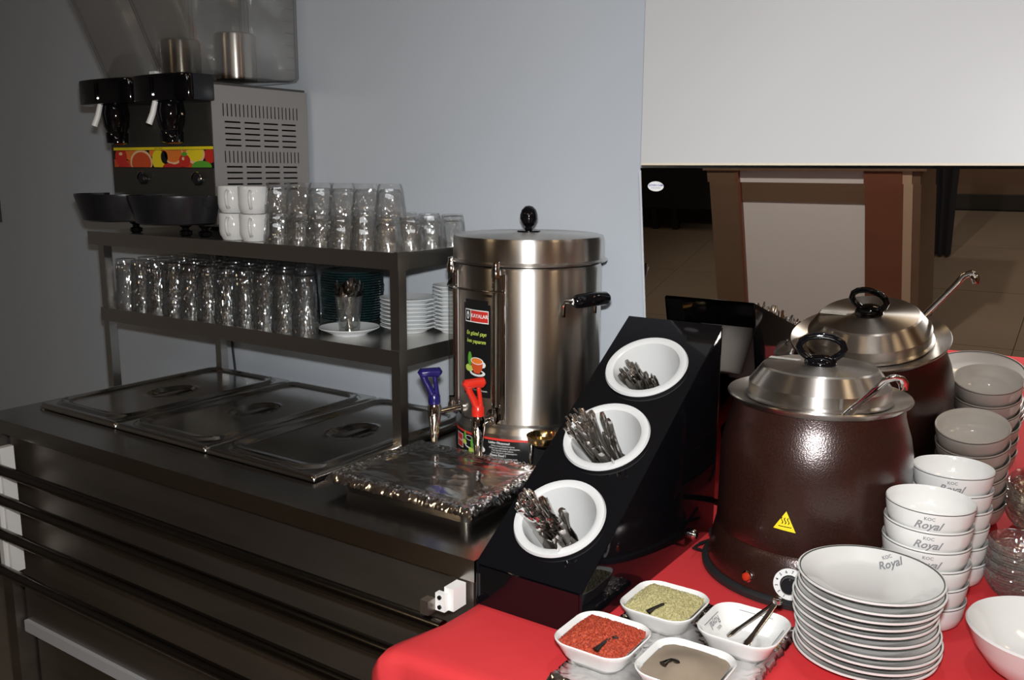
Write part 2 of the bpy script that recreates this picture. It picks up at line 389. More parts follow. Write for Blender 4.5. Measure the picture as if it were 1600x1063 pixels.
# room furniture seen only in the mirror
t = thing('wooden_cabinet', 'brown wooden cabinet with pale door, seen in the mirror behind the soup kettle', 'cabinet', (0, -0.6, 0))
bm = BM(); box(bm, -1.604, -1.472, -0.02, 0.02, 0, 0.9); finish('post', bm, M['wood'], t)
bm = BM(); box(bm, -1.472, -1.461, -0.02, 0.024, 0, 0.9); finish('edge_strip', bm, M['p_dorange'] if 0 else M['wood_red'], t)
bm = BM(); box(bm, -1.461, -0.937, -0.02, 0.0, 0.02, 0.68); finish('door', bm, M['panel_white'], t)
bm = BM(); box(bm, -1.461, -0.937, -0.02, 0.006, 0.68, 0.803); finish('drawer', bm, M['wood'], t)
bm = BM(); box(bm, -1.461, -0.937, -0.02, 0.0, 0.803, 0.90); finish('upper_panel', bm, M['panel_white'], t)
bm = BM(); box(bm, -0.937, -0.791, -0.02, 0.02, 0, 0.9); finish('post', bm, M['wood_red'], t)
bm = BM(); box(bm, -0.791, -0.755, -0.3, 0.016, 0, 0.9); finish('side_panel', bm, M['beige'], t)
bm = BM(); box(bm, -0.755, -0.725, -0.3, 0.012, 0, 0.9); finish('side_edge', bm, M['wood'], t)
bm = BM(); box(bm, -1.62, -0.70, -0.32, 0.03, 0.9, 0.93); finish('cabinet_top', bm, M['wood'], t)
bm = BM()
for k in range(12):
    pass
cw = []
for k in range(15):
    u = k/14; cw.append((-0.90+u*0.17, -1.78+0.012*math.sin(u*17)))
for k in range(14, -1, -1):
    u = k/14; cw.append((-0.90+u*0.17, -1.80+0.012*math.sin(u*17)))
prism(bm, cw, 'z', 0.012, 1.5)
for v in bm.verts:
    s = (v.co.z-0.012)/1.5; v.co.x = -0.90+(v.co.x+0.90)*(0.55+0.45*min(1, s*4))
tag(finish('hanging_cloth', bm, M['dark_cloth']), 'black cloth hanging down to the tiled floor, seen in the mirror right of the cabinet', 'cloth')
t = thing('draped_table', 'low table under a black cloth, seen at the left end of the mirror', 'table', (-2.5, -2.1, 0))
bm = BM(); box(bm, -0.5, 0.42, -0.3, 0.1, 0.70, 0.73); finish('tabletop', bm, M['wood'], t)
bm = BM(); box(bm, -0.52, 0.44, -0.32, 0.12, 0.16, 0.72); finish('cloth', bm, M['dark_cloth'], t, bevel=0.01)
for x, y in ((-0.45, -0.25), (0.37, -0.25), (-0.12, 0.06), (0.02, 0.06)):
    bm = BM(); box(bm, x-0.02, x+0.02, y-0.02, y+0.02, 0, 0.72); finish('leg', bm, M['black_pl'], t)
for k, (x, y) in enumerate(((-2.4, -0.6), (-0.4, -1.2), (1.6, -0.6), (1.3, 1.0))):
    bm = BM(); box(bm, x-0.28, x+0.28, y-0.15, y+0.15, 2.72, 2.80)
    tag(finish('ceiling_light', bm, M['white_pl']), ['ceiling light over the serving counter', 'ceiling light behind the camera', 'ceiling light at the far right', 'ceiling light over the buffet table'][k], 'ceiling light')
# small wall socket at the left
t = thing('wall_socket', 'small dark wall socket on the grey wall at the far left', 'socket', (-3.53, WY, 1.31))
bm = BM(); box(bm, -0.045, 0.045, -0.012, 0, -0.04, 0.04); finish('plate', bm, M['dark_body'], t, bevel=0.003)
bm = BM(); lathe(bm, [(0.022, 0), (0.022, 0.004), (0.018, 0.004), (0.018, 0.001), (0, 0.001)], 24)
o = finish('outlet', bm, M['black_pl'], t, (0, -0.012, 0), (PI/2, 0, 0))

# ------------------------------------------------------------------ serving counter
CT = 0.87; X0, X1, Y0 = -2.31, -0.80, 1.075
t = thing('serving_counter', 'long stainless steel serving counter holding the pan lids and shelf', 'counter', (0, 0, 0))
bm = BM(); box(bm, X0, X1, Y0, WY-0.003, CT-0.036, CT); finish('worktop', bm, M['steel_h'], t, bevel=0.002)
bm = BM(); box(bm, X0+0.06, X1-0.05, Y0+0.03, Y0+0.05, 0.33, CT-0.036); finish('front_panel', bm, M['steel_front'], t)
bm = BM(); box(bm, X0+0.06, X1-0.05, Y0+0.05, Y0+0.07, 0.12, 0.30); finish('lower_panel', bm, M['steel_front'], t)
bm = BM(); box(bm, X0+0.06, X1-0.05, Y0+0.02, WY-0.03, 0.300, 0.33); finish('shelf_board', bm, M['shelf_grey'], t, bevel=0.002)
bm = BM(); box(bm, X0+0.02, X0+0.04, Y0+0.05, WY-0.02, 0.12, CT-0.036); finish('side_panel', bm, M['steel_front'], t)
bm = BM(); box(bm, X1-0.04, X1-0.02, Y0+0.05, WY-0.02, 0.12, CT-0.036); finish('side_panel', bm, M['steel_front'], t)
for x in (X0+0.005, X1-0.05):
    for y in (Y0+0.005, WY-0.06):
        bm = BM(); box(bm, x, x+0.045, y, y+0.045, 0, CT-0.036); finish('leg', bm, M['steel_front'], t, bevel=0.003)
# folded-down tray slide: four rails on white brackets
for k, z in enumerate((0.775, 0.700, 0.612, 0.515)):
    bm = BM(); tube(bm, [(X0-0.05, 1.02, z), (X1+0.0 if k else X1-0.02, 1.02, z)], 0.0125, 16); finish('rail', bm, M['rail_steel'], t)
for x, z0, z1 in ((-2.175, 0.50, 0.815), (-0.818, 0.795, 0.832)):
    b = BM(); box(b, x-0.014, x+0.004, 1.040, 1.072, z0, z1); 
    br = finish('rail_bracket', b, M['white_pl'], t, bevel=0.003)
    b = BM(); box(b, x-0.024, x-0.006, 1.030, 1.040, z0, z1-0.008); finish('bracket_plate', b, M['white_pl'], br, bevel=0.002)
    for zz in (z1-0.014, z1-0.030):
        b = BM(); lathe(b, [(0.0035, 0), (0.0035, 0.003), (0, 0.003)], 12); finish('bracket_screw', b, M['p_black'], br, (x-0.015, 1.0305, zz), (PI/2, 0, 0))
bm = BM(); box(bm, -0.858, -0.842, 1.012, 1.03, 0.792, 0.815); finish('rail_end', bm, M['steel_front'], t, bevel=0.002)

# pan lids -----------------------------------------------------------
def lid_mesh():
    W, D = 0.325, 0.545; nx, ny = 66, 110
    bm = BM()
    def sd(x, y, w, d, r):
        qx = abs(x)-w/2+r; qy = abs(y)-d/2+r
        return math.hypot(max(qx, 0), max(qy, 0))+min(max(qx, qy), 0)-r
    def h(x, y):
        s = sd(x, y, W-0.05, D-0.05, 0.045)       # <0 inside the ridge
        z = 0.008
        z += 0.007*math.exp(-((s)/0.0045)**2)
        if s < 0: z += 0.004*min(1, -s/0.004)
        s2 = sd(x, y, W-0.085, D-0.09, 0.03)
        z -= 0.005*(1/(1+math.exp(s2/0.0012)))
        e = math.hypot(x/0.046, (y+0.0)/0.062)
        if e < 1.25:
            z += 0.003*math.exp(-((e-1.08)/0.06)**2)
            if e < 1: z -= 0.022*(1-e**3)
        s0 = sd(x, y, W, D, 0.006)
        if s0 > -0.003: z -= 0.006*(s0+0.003)/0.003
        return z
    V = [[bm.verts.new((x, y, h(x, y))) for x in [(-W/2+W*i/nx) for i in range(nx+1)]] for y in [(-D/2+D*j/ny) for j in range(ny+1)]]
    for j in range(ny):
        for i in range(nx): bm.faces.new((V[j][i], V[j][i+1], V[j+1][i+1], V[j+1][i]))
    edge = [V[0][i] for i in range(nx+1)]+[V[j][nx] for j in range(1, ny+1)]+[V[ny][i] for i in range(nx-1, -1, -1)]+[V[j][0] for j in range(ny-1, 0, -1)]
    low = [bm.verts.new((v.co.x, v.co.y, -0.004)) for v in edge]
    for k in range(len(edge)):
        j = (k+1) % len(edge); bm.faces.new((edge[k], low[k], low[j], edge[j]))
    return bm
lid_me = None
LABL = ['steel pan lid at the left end of the counter', 'steel pan lid in the middle of the counter, second from left', 'steel pan lid right of centre, next to the foil-covered tray']
for k, x in enumerate((-2.089, -1.761, -1.431)):
    t = thing('pan_lid', LABL[k], 'pan lid', (x, 1.458, CT+0.006), group='pan lids on the serving counter')
    if lid_me is None: o = finish('lid_plate', lid_mesh(), M['steel_lid'], t, smooth=1.2); lid_me = o.data
    else: link('lid_plate', lid_me, t)
    bm = BM(); prism(bm, [(-0.060, 0.0015), (-0.048, 0.004), (0.048, 0.004), (0.060, 0.0015), (0.048, 0.0028), (-0.048, 0.0028)], 'x', -0.009, 0.009)
    finish('handle', bm, M['steel_lid'], t, rot=(0, 0, 0))
    bm = BM(); box(bm, -0.150, 0.150, -0.255, 0.255, -0.006, -0.0005); finish('pan_rim', bm, M['steel_lid'], t)
    bm = BM(); box(bm, -0.1625, 0.1625, -0.2725, 0.2725, -0.0055, -0.0045)

# foil covered tray ----------------------------------------------------
t = thing('foil_tray', 'shallow steel pan covered in crumpled aluminium foil before the tea urn', 'pan', (-1.045, 1.302, CT))
bm = BM()
W, D = 0.335, 0.265
def ring(w, d, r, z): return [bm.verts.new((x, y, z)) for x, y in rrect(w, d, r)]
R_ = [ring(W, D, 0.012, 0.022), ring(W, D, 0.012, 0.026), ring(W-0.03, D-0.03, 0.02, 0.025), ring(W-0.04, D-0.04, 0.02, 0.0)]
low = ring(W-0.044, D-0.044, 0.02, 0.0)
for a, b in zip(R_[:-1], R_[1:]):
    n = len(a)
    for i in range(n): bm.faces.new((a[i], b[i], b[(i+1) % n], a[(i+1) % n]))
bm.faces.new(R_[-1]); finish('pan', bm, M['steel_h'], t)
bm = BM(); nx, ny = 130, 112
W2, D2 = 0.347, 0.277
def fz(x, y):
    ex = max(0, abs(x)-(W2/2-0.020)); ey = max(0, abs(y)-(D2/2-0.020)); e = max(ex, ey)
    edge = min(1, e/0.02)
    n1 = noise.noise(Vector((x*9, y*22, 3))); n2 = noise.noise(Vector((x*40, y*70, 9))); n3 = abs(noise.noise(Vector((x*120, y*120, 5))))
    z = 0.034+0.0022*n1+0.0005*n2
    fr = max(0, max((abs(x)-W2/2+0.045)/0.045, (abs(y)-D2/2+0.045)/0.045))
    z += 0.006*n3*min(1, fr*1.5)+0.004*min(1, max(0, fr)) - 0.016*edge**3
    return z
V = []
for j in range(ny+1):
    row = []
    for i in range(nx+1):
        x = -W2/2+W2*i/nx; y = -D2/2+D2*j/ny
        jx = 0.002*noise.noise(Vector((y*50, 1, x*9))); jy = 0.002*noise.noise(Vector((x*50, 4, y*9)))
        row.append(bm.verts.new((x+jx, y+jy, fz(x, y))))
    V.append(row)
for j in range(ny):
    for i in range(nx): bm.faces.new((V[j][i], V[j][i+1], V[j+1][i+1], V[j+1][i]))
o = finish('foil_cover', bm, M['foil'], t, smooth=0.5)

# ------------------------------------------------------------------ shelf rack
t = thing('shelf_rack', 'two-tier stainless steel shelf rack standing on the serving counter', 'shelf', (0, 0, 0))
SX0, SX1, SY0, SY1 = -2.375, -1.255, 1.425, 1.735
for nm, zt in (('upper_shelf', 1.300), ('lower_shelf', 1.093)):
    bm = BM(); box(bm, SX0 if zt > 1.2 else SX0+0.035, SX1, SY0, SY1, zt-0.003, zt)
    x0 = SX0 if zt > 1.2 else SX0+0.035
    box(bm, x0, SX1, SY0, SY0+0.002, zt-0.036, zt-0.003); box(bm, x0, SX1, SY1-0.002, SY1, zt-0.036, zt-0.003)
    box(bm, x0, x0+0.002, SY0+0.002, SY1-0.002, zt-0.036, zt-0.003); box(bm, SX1-0.002, SX1, SY0+0.002, SY1-0.002, zt-0.036, zt-0.003)
    finish(nm, bm, M['steel_shelf'], t)
for x in (-2.335, -1.281):
    for y in (SY0+0.004, SY1-0.030):
        xx = x if y < 1.5 else (x+0.115 if x < -2 else x)
        bm = BM(); box(bm, xx, xx+0.024, y, y+0.024, CT+0.001, 1.2635); finish('post', bm, M['steel_shelf'], t, bevel=0.0015)
bm = BM(); box(bm, -1.262, -1.2525, SY0-0.0025, SY0+0.030, 1.262, 1.302); finish('corner_cap', bm, M['steel_shelf'], t, bevel=0.002)
# power cord of the dispenser hanging behind
bm = BM(); tube(bm, [(-2.20, 1.748, 1.34), (-2.20, 1.750, 1.2), (-2.203, 1.75, 1.05), (-2.20, 1.75, 0.95), (-2.19, 1.748, 0.877)], 0.0035, 8)
cord_bm = bm


# ------------------------------------------------------------------ juice dispenser
t = thing('juice_dispenser', 'black and steel juice dispenser with two clear bowls on the shelf rack', 'juice dispenser', (-2.05, 1.60, 1.300))
D = t
for v in cord_bm.verts: v.co -= Vector((-2.05, 1.60, 1.300))
finish('power_cord', cord_bm, M['rubber'], D)
bm = BM(); box(bm, -0.215, 0.200, -0.150, 0.145, 0.030, 0.372); finish('housing', bm, M['dark_body'], D, bevel=0.003)
def vent_panel():
    bm = BM(); x0, x1 = 0.2005, 0.2025; ya, yb = -0.155, 0.150
    def r(y0, y1, z0, z1): box(bm, x0, x1, y0, y1, z0, z1)
    def H(z0, z1): r(ya, yb, z0, z1)
    def vband(z0, z1, n=20):
        a, b = ya+0.032, yb-0.026; p = (b-a)/n
        r(ya, a, z0, z1); r(b, yb, z0, z1)
        for k in range(n): r(a+p*k+0.0034, a+p*(k+1), z0, z1)
    def hband(z, h=0.0038):
        a, b = ya+0.036, yb-0.030; p = (b-a)/4
        r(ya, a, z, z+h); r(b, yb, z, z+h)
        for k in range(4): r(a+p*k+p*0.80, a+p*(k+1), z, z+h)
    z = 0.366; H(0.324, z); vband(0.294, 0.324); cur = 0.294
    for k in range(5):
        zz = 0.279-0.0140*k; H(zz+0.0038, cur); hband(zz); cur = zz
    H(0.212, cur); vband(0.184, 0.212); cur = 0.184
    for k in range(5):
        zz = 0.172-0.0140*k; H(zz+0.0038, cur); hband(zz); cur = zz
    H(0.035, cur)
    return bm
o = finish('vent_panel', vent_panel(), M['panel_steel'], D, smooth=0)
bm = BM(); box(bm, 0.1995, 0.200, -0.13, 0.13, 0.10, 0.33); finish('vent_backing', bm, M['p_black'], D)
bm = BM(); box(bm, -0.213, 0.1995, -0.156, -0.150, 0.035, 0.325); finish('front_plate', bm, M['dark_body'], D, bevel=0.001)
# fruit picture strip
P = Print(); w2, z0, z1 = 0.203, 0.172, 0.222; clip = (-w2, w2, z0, z1-0.008)
P.rect(-w2, w2, z0-0.002, z1+0.002, M['p_black'], 0); P.rect(-w2, w2, z1-0.007, z1, M['yellow'], 1)
P.text('FRESH  DRINKS', -0.01, z1-0.0035, 0.005, M['p_black'], 2)
P.rect(-w2, w2, z0, z1-0.008, M['p_black'], 1)
fr = [(-0.172, 0.198, 0.026, 0.024, 'p_red', 3), (-0.12, 0.208, 0.040, 0.020, 'p_orange', 2), (-0.135, 0.176, 0.03, 0.014, 'p_dorange', 2),
      (-0.085, 0.184, 0.047, 0.032, 'p_peach', 4), (-0.085, 0.182, 0.041, 0.028, 'p_dorange', 5), (-0.013, 0.19, 0.026, 0.026, 'yellow', 4),
      (0.012, 0.197, 0.014, 0.016, 'p_black', 6), (0.048, 0.205, 0.040, 0.026, 'p_peach', 5), (0.048, 0.207, 0.035, 0.023, 'p_orange', 6),
      (-0.198, 0.180, 0.018, 0.012, 'p_dorange', 2), (-0.160, 0.176, 0.020, 0.012, 'p_red', 4), (-0.030, 0.209, 0.020, 0.012, 'p_orange', 2), (0.004, 0.211, 0.018, 0.010, 'p_dorange', 3), (0.065, 0.176, 0.016, 0.010, 'p_red', 4), (0.112, 0.174, 0.014, 0.010, 'p_dorange', 4), (0.1, 0.212, 0.024, 0.008, 'p_orange', 2), (-0.172, 0.206, 0.008, 0.004, 'p_peach', 6), (0.088, 0.193, 0.005, 0.004, 'p_peach', 11),
      (0.03, 0.172, 0.026, 0.010, 'p_red', 7), (0.093, 0.188, 0.022, 0.016, 'p_red', 9), (0.093, 0.204, 0.011, 0.005, 'p_green', 10),
      (0.135, 0.205, 0.036, 0.026, 'p_peach', 7), (0.135, 0.208, 0.031, 0.022, 'yellow', 8), (0.158, 0.174, 0.038, 0.014, 'p_green', 9), (0.19, 0.2, 0.022, 0.018, 'p_red', 6)]
for x, z, rx, rz, mm, l in fr: P.disc(x, z, rx, rz, M[mm], l, 26, clip)
P.build('picture_strip', lambda u, v, d: (u, -0.1562-d, v), D)
for x in (-0.075, 0.145):    # dials with half-round chrome guards
    bm = BM(); lathe(bm, [(0.013, 0), (0.013, 0.010), (0.010, 0.013), (0, 0.013)], 24); d = finish('dial', bm, M['black_pl'], D, (x, -0.156, 0.142), (PI/2, 0, 0))
    bm = BM(); tube(bm, [(0.018*math.cos(a), 0.018*math.sin(a), 0.010) for a in [PI*k/12 for k in range(13)]], 0.0022, 8); finish('dial_guard', bm, M['chrome'], d)
for k, x0 in enumerate((-0.238, -0.012)):
    cx = x0+0.112
    out = [(cx-0.112, 0.0), (cx-0.112, -0.055)] + [(cx+0.112*math.cos(a)*1.0, -0.060-0.028*math.sin(a)**0.7 if math.sin(a) > 0 else -0.060) for a in [PI-PI*j/16 for j in range(1, 16)]] + [(cx+0.112, -0.055), (cx+0.112, 0.0)]
    bm = BM(); prism(bm, [(x, y-0.150) for x, y in out], 'z', 0.326, 0.388)
    cl = finish('collar', bm, M['black'], D, bevel=0.006)
    # vertical ribs on the collar front
    for dx in (-0.022, -0.014):
        b = BM(); box(b, cx+dx+0.01, cx+dx+0.013, -0.241, -0.236, 0.335, 0.38); finish('collar_rib', b, M['black'], cl, bevel=0.001)
    # tap: black spout body and white lever
    b = BM(); lathe(b, [(0.030, 0.100), (0.034, 0.075), (0.030, 0.045), (0.024, 0.032), (0.027, 0.028), (0.026, 0.004), (0.015, 0.0), (0, 0.0)], 28, cap0=True)
    tp = finish('tap', b, M['black'], D, (cx-0.005, -0.190, 0.228))
    b = BM(); tube(b, [(-0.004, -0.038, 0.098), (-0.008, -0.044, 0.070), (-0.014, -0.052, 0.045)], [0.0065, 0.007, 0.0075], 12)
    finish('lever', b, M['white_pl'], tp)
    b = BM(); tube(b, [(0.034, 0.004, 0.095), (0.044, -0.002, 0.06), (0.040, -0.006, 0.022)], [0.006, 0.005, 0.003], 8); finish('tap_guard', b, M['black'], tp)
    # drip tray
    n = 18
    prof = [(0.112, 0.105), (0.116, 0.105), (0.116, 0.099), (0.098, 0.040), (0.090, 0.036)]
    b = BM(); rings = []
    for r, z in prof:
        s = r/0.112
        pts = [(cx-r, -0.155)] + [(cx+r*math.cos(a), -0.195-0.105*s*math.sin(a)) for a in [PI-PI*j/n for j in range(n+1)]] + [(cx+r, -0.155)]
        rings.append([b.verts.new((x, y, z)) for x, y in pts])
    for A_, B_ in zip(rings[:-1], rings[1:]):
        for i in range(len(A_)-1): b.faces.new((A_[i], A_[i+1], B_[i+1], B_[i]))
    b.faces.new(rings[-1]); 
    ins = [b.verts.new((v.co.x*1.0, v.co.y, 0.098)) for v in rings[0]]
    for i in range(len(ins)-1): b.faces.new((rings[0][i], ins[i], ins[i+1], rings[0][i+1]))
    b.faces.new(ins)
    finish('drip_tray', b, M['black_pl'], D)
for x, y in ((-0.16, -0.135), (0.05, -0.135), (-0.16, 0.12), (0.17, 0.12), (0.12, -0.13)):
    bm = BM(); lathe(bm, [(0.010, 0.0), (0.016, 0.004), (0.016, 0.013), (0.009, 0.016), (0.009, 0.022), (0.016, 0.026), (0.016, 0.034), (0, 0.034)], 20, cap0=True)
    finish('foot', bm, M['black'], D, (x, y, 0.0))
for k, (x0, x1) in enumerate(((-0.222, -0.016), (0.004, 0.196))):
    b = BM(); cx = (x0+x1)/2; w_ = x1-x0
    # cross-section loops rising and leaning forward
    loops = []
    for z, yf, yb, rr, ins in ((0.3895, -0.140, 0.120, 0.02, 0.012), (0.3925, -0.155, 0.138, 0.025, 0.003), (0.402, -0.166, 0.147, 0.028, 0.0), (0.55, -0.232, 0.148, 0.03, 0.0), (0.80, -0.345, 0.150, 0.03, 0.0)):
        loops.append([b.verts.new((x, y, z)) for x, y in rrect(w_-2*ins, yb-yf, rr, 6, cx, (yf+yb)/2)])
    for A_, B_ in zip(loops[:-1], loops[1:]):
        n = len(A_)
        for i in range(n): b.faces.new((A_[i], A_[(i+1) % n], B_[(i+1) % n], B_[i]))
    b.faces.new(loops[0][::-1])
    inner = []
    for z, yf, yb, rr, ins in ((0.395, -0.150, 0.132, 0.02, 0.010), (0.402, -0.160, 0.141, 0.022, 0.0055), (0.55, -0.226, 0.142, 0.024, 0.0055), (0.798, -0.339, 0.144, 0.024, 0.0055)):
        inner.append([b.verts.new((x, y, z)) for x, y in rrect(w_-2*ins, yb-yf, rr, 6, cx, (yf+yb)/2)])
    for A_, B_ in zip(inner[:-1], inner[1:]):
        n = len(A_)
        for i in range(n): b.faces.new((A_[(i+1) % n], B_[(i+1) % n], B_[i], A_[i]))
    for i in range(n): b.faces.new((inner[-1][i], inner[-1][(i+1) % n], loops[-1][(i+1) % n], loops[-1][i]))
    bw = finish('clear_bowl', b, M['acrylic'], D, smooth=0.9)
    for q in range(12):
        b = BM(); box(b, x1-0.0005, x1+0.0015, 0.090, 0.118, 0.42+0.03*q, 0.422+0.03*q); o = finish('level_mark', b, M['acrylic'], bw)
    lx = (x0+x1)/2+0.012
    b = BM(); lathe(b, [(0.051, 0), (0.051, 0.104), (0.049, 0.110), (0.044, 0.113), (0, 0.114)], 40, cap0=True)
    finish('cooling_cylinder', b, M['steel'], D, (lx+0.005, -0.006, 0.3905))
    b = BM(); tube(b, [(lx+0.02, 0.02, 0.50), (lx+0.02, 0.02, 0.80)], 0.006, 8); finish('stirrer_rod', b, M['acrylic'], D)
bm = BM(); box(bm, -0.016, 0.006, -0.165, -0.145, 0.388, 0.405); finish('bowl_clip', bm, M['white_pl'], D, bevel=0.003)

# ------------------------------------------------------------------ white mugs
def mug(loc, label, rz):
    t = thing('coffee_mug', label, 'mug', loc, rz, group='stacked white mugs by the dispenser')
    if not hasattr(mug, 'm'):
        b = BM(); lathe(b, [(0, 0.003), (0.021, 0.003), (0.022, 0.0), (0.027, 0.001), (0.0295, 0.006), (0.0335, 0.013), (0.035, 0.022), (0.035, 0.0625), (0.0340, 0.064), (0.0325, 0.0625), (0.0325, 0.014), (0.026, 0.008), (0, 0.007)], 40)
        a = finish('mug_body', b, M['white_china'], t)
        b = BM(); tube(b, [(0.034, 0, 0.052), (0.044, 0, 0.054), (0.053, 0, 0.048), (0.055, 0, 0.038), (0.051, 0, 0.024), (0.043, 0, 0.015), (0.034, 0, 0.015)], 0.0036, 10, flat=1.0)
        h = finish('handle', b, M['white_china'], t); mug.m = (a.data, h.data)
    else:
        link('mug_body', mug.m[0], t); link('handle', mug.m[1], t)
for k, (x, nm) in enumerate(((-1.811, 'left'), (-1.737, 'right'))):
    for l in range(2):
        mug((x, 1.464, 1.300+0.0642*l), '%s white mug of the %s stack in front of the vent panel' % (('lower', 'upper')[l], nm), math.radians(-58+6*k+3*l))

# ------------------------------------------------------------------ tumblers
def facet(bm, prof, n, twist=0.0):
    """prof: (r, z, roundness 0 faceted..1 round)"""
    rings = []
    for r, z, rd in prof:
        if r < 1e-6: rings.append([bm.verts.new((0, 0, z))]); continue
        ring = []
        for i in range(2*n):
            k = 1.0 if i % 2 == 0 else (math.cos(PI/n)*0.985 if rd < 0.5 else 1.0)
            a = PI*i/n; ring.append(bm.verts.new((r*k*math.cos(a), r*k*math.sin(a), z)))
        rings.append(ring)
    for a, b in zip(rings[:-1], rings[1:]):
        m_ = 2*n
        for i in range(m_):
            j = (i+1) % m_
            if len(a) == 1: bm.faces.new((a[0], b[j], b[i]))
            elif len(b) == 1: bm.faces.new((a[i], a[j], b[0]))
            else: bm.faces.new((a[i], a[j], b[j], b[i]))
def short_glass_me():
    b = BM()   # upside down: mouth at the bottom
    facet(b, [(0.0310, 0.0, 1), (0.0335, 0.0, 1), (0.0330, 0.018, 1), (0.0310, 0.024, 0), (0.0285, 0.052, 0), (0.0255, 0.064, 0), (0.0235, 0.0695, 1), (0.0, 0.0690, 1)], 10)
    facet(b, [(0.0310, 0.0, 1), (0.0285, 0.024, 1), (0.0255, 0.050, 1), (0.020, 0.058, 1), (0.0, 0.059, 1)], 10)
    o = finish('g', b, M['tumbler'], smooth=0.45); me = o.data; bpy.data.objects.remove(o); return me
def tall_glass_me():
    b = BM()
    facet(b, [(0.0300, 0.0, 1), (0.0325, 0.0, 1), (0.0322, 0.042, 1), (0.0300, 0.050, 0), (0.0280, 0.110, 0), (0.0262, 0.128, 0), (0.0245, 0.134, 1), (0.0, 0.1335, 1)], 12)
    facet(b, [(0.0300, 0.0, 1), (0.0290, 0.045, 1), (0.0262, 0.108, 1), (0.020, 0.118, 1), (0.0, 0.119, 1)], 12)
    o = finish('g', b, M['tall_glass'], smooth=0.45); me = o.data; bpy.data.objects.remove(o); return me
sg, tg = short_glass_me(), tall_glass_me()
def gl(name, me, loc, label, group, rz, tilt=(0, 0)):
    o = link(name, me, None, loc, (tilt[0], tilt[1], rz)); tag(o, label, 'glass', group); return o
xs = [-1.655+0.0685*k for k in range(6)]; ys = [1.4625+0.0685*k for k in range(4)]
for i, x in enumerate(xs):
    for j, y in enumerate(ys):
        lab = 'short clear tumbler, %s from the mugs in the front row of the lower layer' % ORD[i] if j == 0 else ('short clear tumbler at the right end of the upper shelf, row %s from the front' % ORD[j] if i == 5 else 'short clear tumbler in the rear rows of the upper shelf')
        gl('short_tumbler', sg, (x+rnd.uniform(-.001, .001)+(0.004*j), y, 1.3), lab, 'short tumblers on the upper shelf', rnd.uniform(0, 1))
for j, y in enumerate(ys[1:]):
    gl('short_tumbler', sg, (-1.722+0.003*j, y+0.004, 1.3), 'short clear tumbler behind the white mugs, row %s from the front' % ORD[j+1], 'short tumblers on the upper shelf', rnd.uniform(0, 1))
for i, x in enumerate(xs):
    gl('short_tumbler', sg, (x+0.004, 1.466, 1.3702), 'short clear tumbler, %s from the mugs in the upper layer of the stack' % ORD[i], 'short tumblers stacked in the upper layer', rnd.uniform(0, 1))
n = 0
for j, y in enumerate((1.4665, 1.534, 1.6015, 1.669)):
    xr = (-1.570, -1.655, -1.70, -1.715)[j]; x = -2.272; i = 0
    while x <= xr+1e-6:
        lab = 'tall clear tumbler, %s from the left in the front row of the lower shelf' % ORD[i] if j == 0 else 'tall clear tumbler in the rear rows of the lower shelf'
        gl('tall_tumbler', tg, (x+rnd.uniform(-.001, .001), y, 1.093), lab, 'tall tumblers on the lower shelf', rnd.uniform(0, 1)); x += 0.0695; i += 1

# ------------------------------------------------------------------ saucers
def saucer_me(r, h, matl, name='s', seg=48):
    b = BM(); lathe(b, [(0, 0.002), (r*0.50, 0.002), (r*0.52, 0.0), (r*0.58, 0.0), (r*0.60, 0.003), (r*0.97, h-0.002), (r, h-0.0002), (r*0.992, h+0.0012), (r*0.96, h+0.0006), (r*0.60, 0.0055), (r*0.45, 0.0045), (0, 0.0045)], seg)
    o = finish(name, b, matl, smooth=0.9); me = o.data; bpy.data.objects.remove(o); return me
sm = saucer_me(0.0700, 0.016, M['saucer']); 
for k in range(8):
    o = link('saucer', sm, None, (-1.402+rnd.uniform(-.001, .001), 1.632+rnd.uniform(-.001, .001), 1.0935+0.0092*k))
    tag(o, 'white saucer, %s from the top in the nearer stack behind the rack post' % ORD[7-k] if k < 7 else 'topmost white saucer of the nearer stack behind the rack post', 'saucer', 'white saucers on the lower shelf')
for k in range(11):
    o = link('saucer', sm, None, (-1.2935, 1.728, 1.0935+0.0092*k) if 0 else (-1.318+rnd.uniform(-.001, .001), 1.752-0.07+0.0, 1.0935+0.0092*k)) if False else None
bm = None
sm2 = saucer_me(0.052, 0.014, M['saucer'])
for k in range(12):
    o = link('saucer', sm2, None, (-1.308+rnd.uniform(-.001, .001), 1.683, 1.0935+0.0088*k))
    tag(o, 'small white saucer, %s from the top in the rear stack left of the tea urn' % ORD[11-k], 'saucer', 'small white saucers in the rear stack')
gp = saucer_me(0.078, 0.012, M['teal'])
for k in range(20):
    o = link('glass_saucer', gp, None, (-1.605+rnd.uniform(-.0008, .0008), 1.652+rnd.uniform(-.0008, .0008), 1.0935+0.0062*k))
    tag(o, 'teal glass saucer stacked behind the glass of teaspoons', 'saucer', 'teal glass saucers on the lower shelf')
# spoon glass on its saucer
sp = (-1.490, 1.520)
o = link('saucer', sm, None, (sp[0], sp[1], 1.0932)); tag(o, 'single white saucer carrying the glass of teaspoons', 'saucer')
b = BM(); facet(b, [(0, 0.0, 1), (0.022, 0.0, 1), (0.0235, 0.003, 1), (0.026, 0.03, 0), (0.031, 0.075, 1), (0.033, 0.085, 1), (0.0315, 0.085, 1), (0.029, 0.072, 1), (0.024, 0.020, 1), (0.018, 0.010, 1), (0, 0.010, 1)], 8)
tag(finish('spoon_glass', b, M['dish_glass'], None, (sp[0], sp[1], 1.0980), smooth=0.5), 'tapered clear glass full of teaspoons standing on a saucer', 'glass')

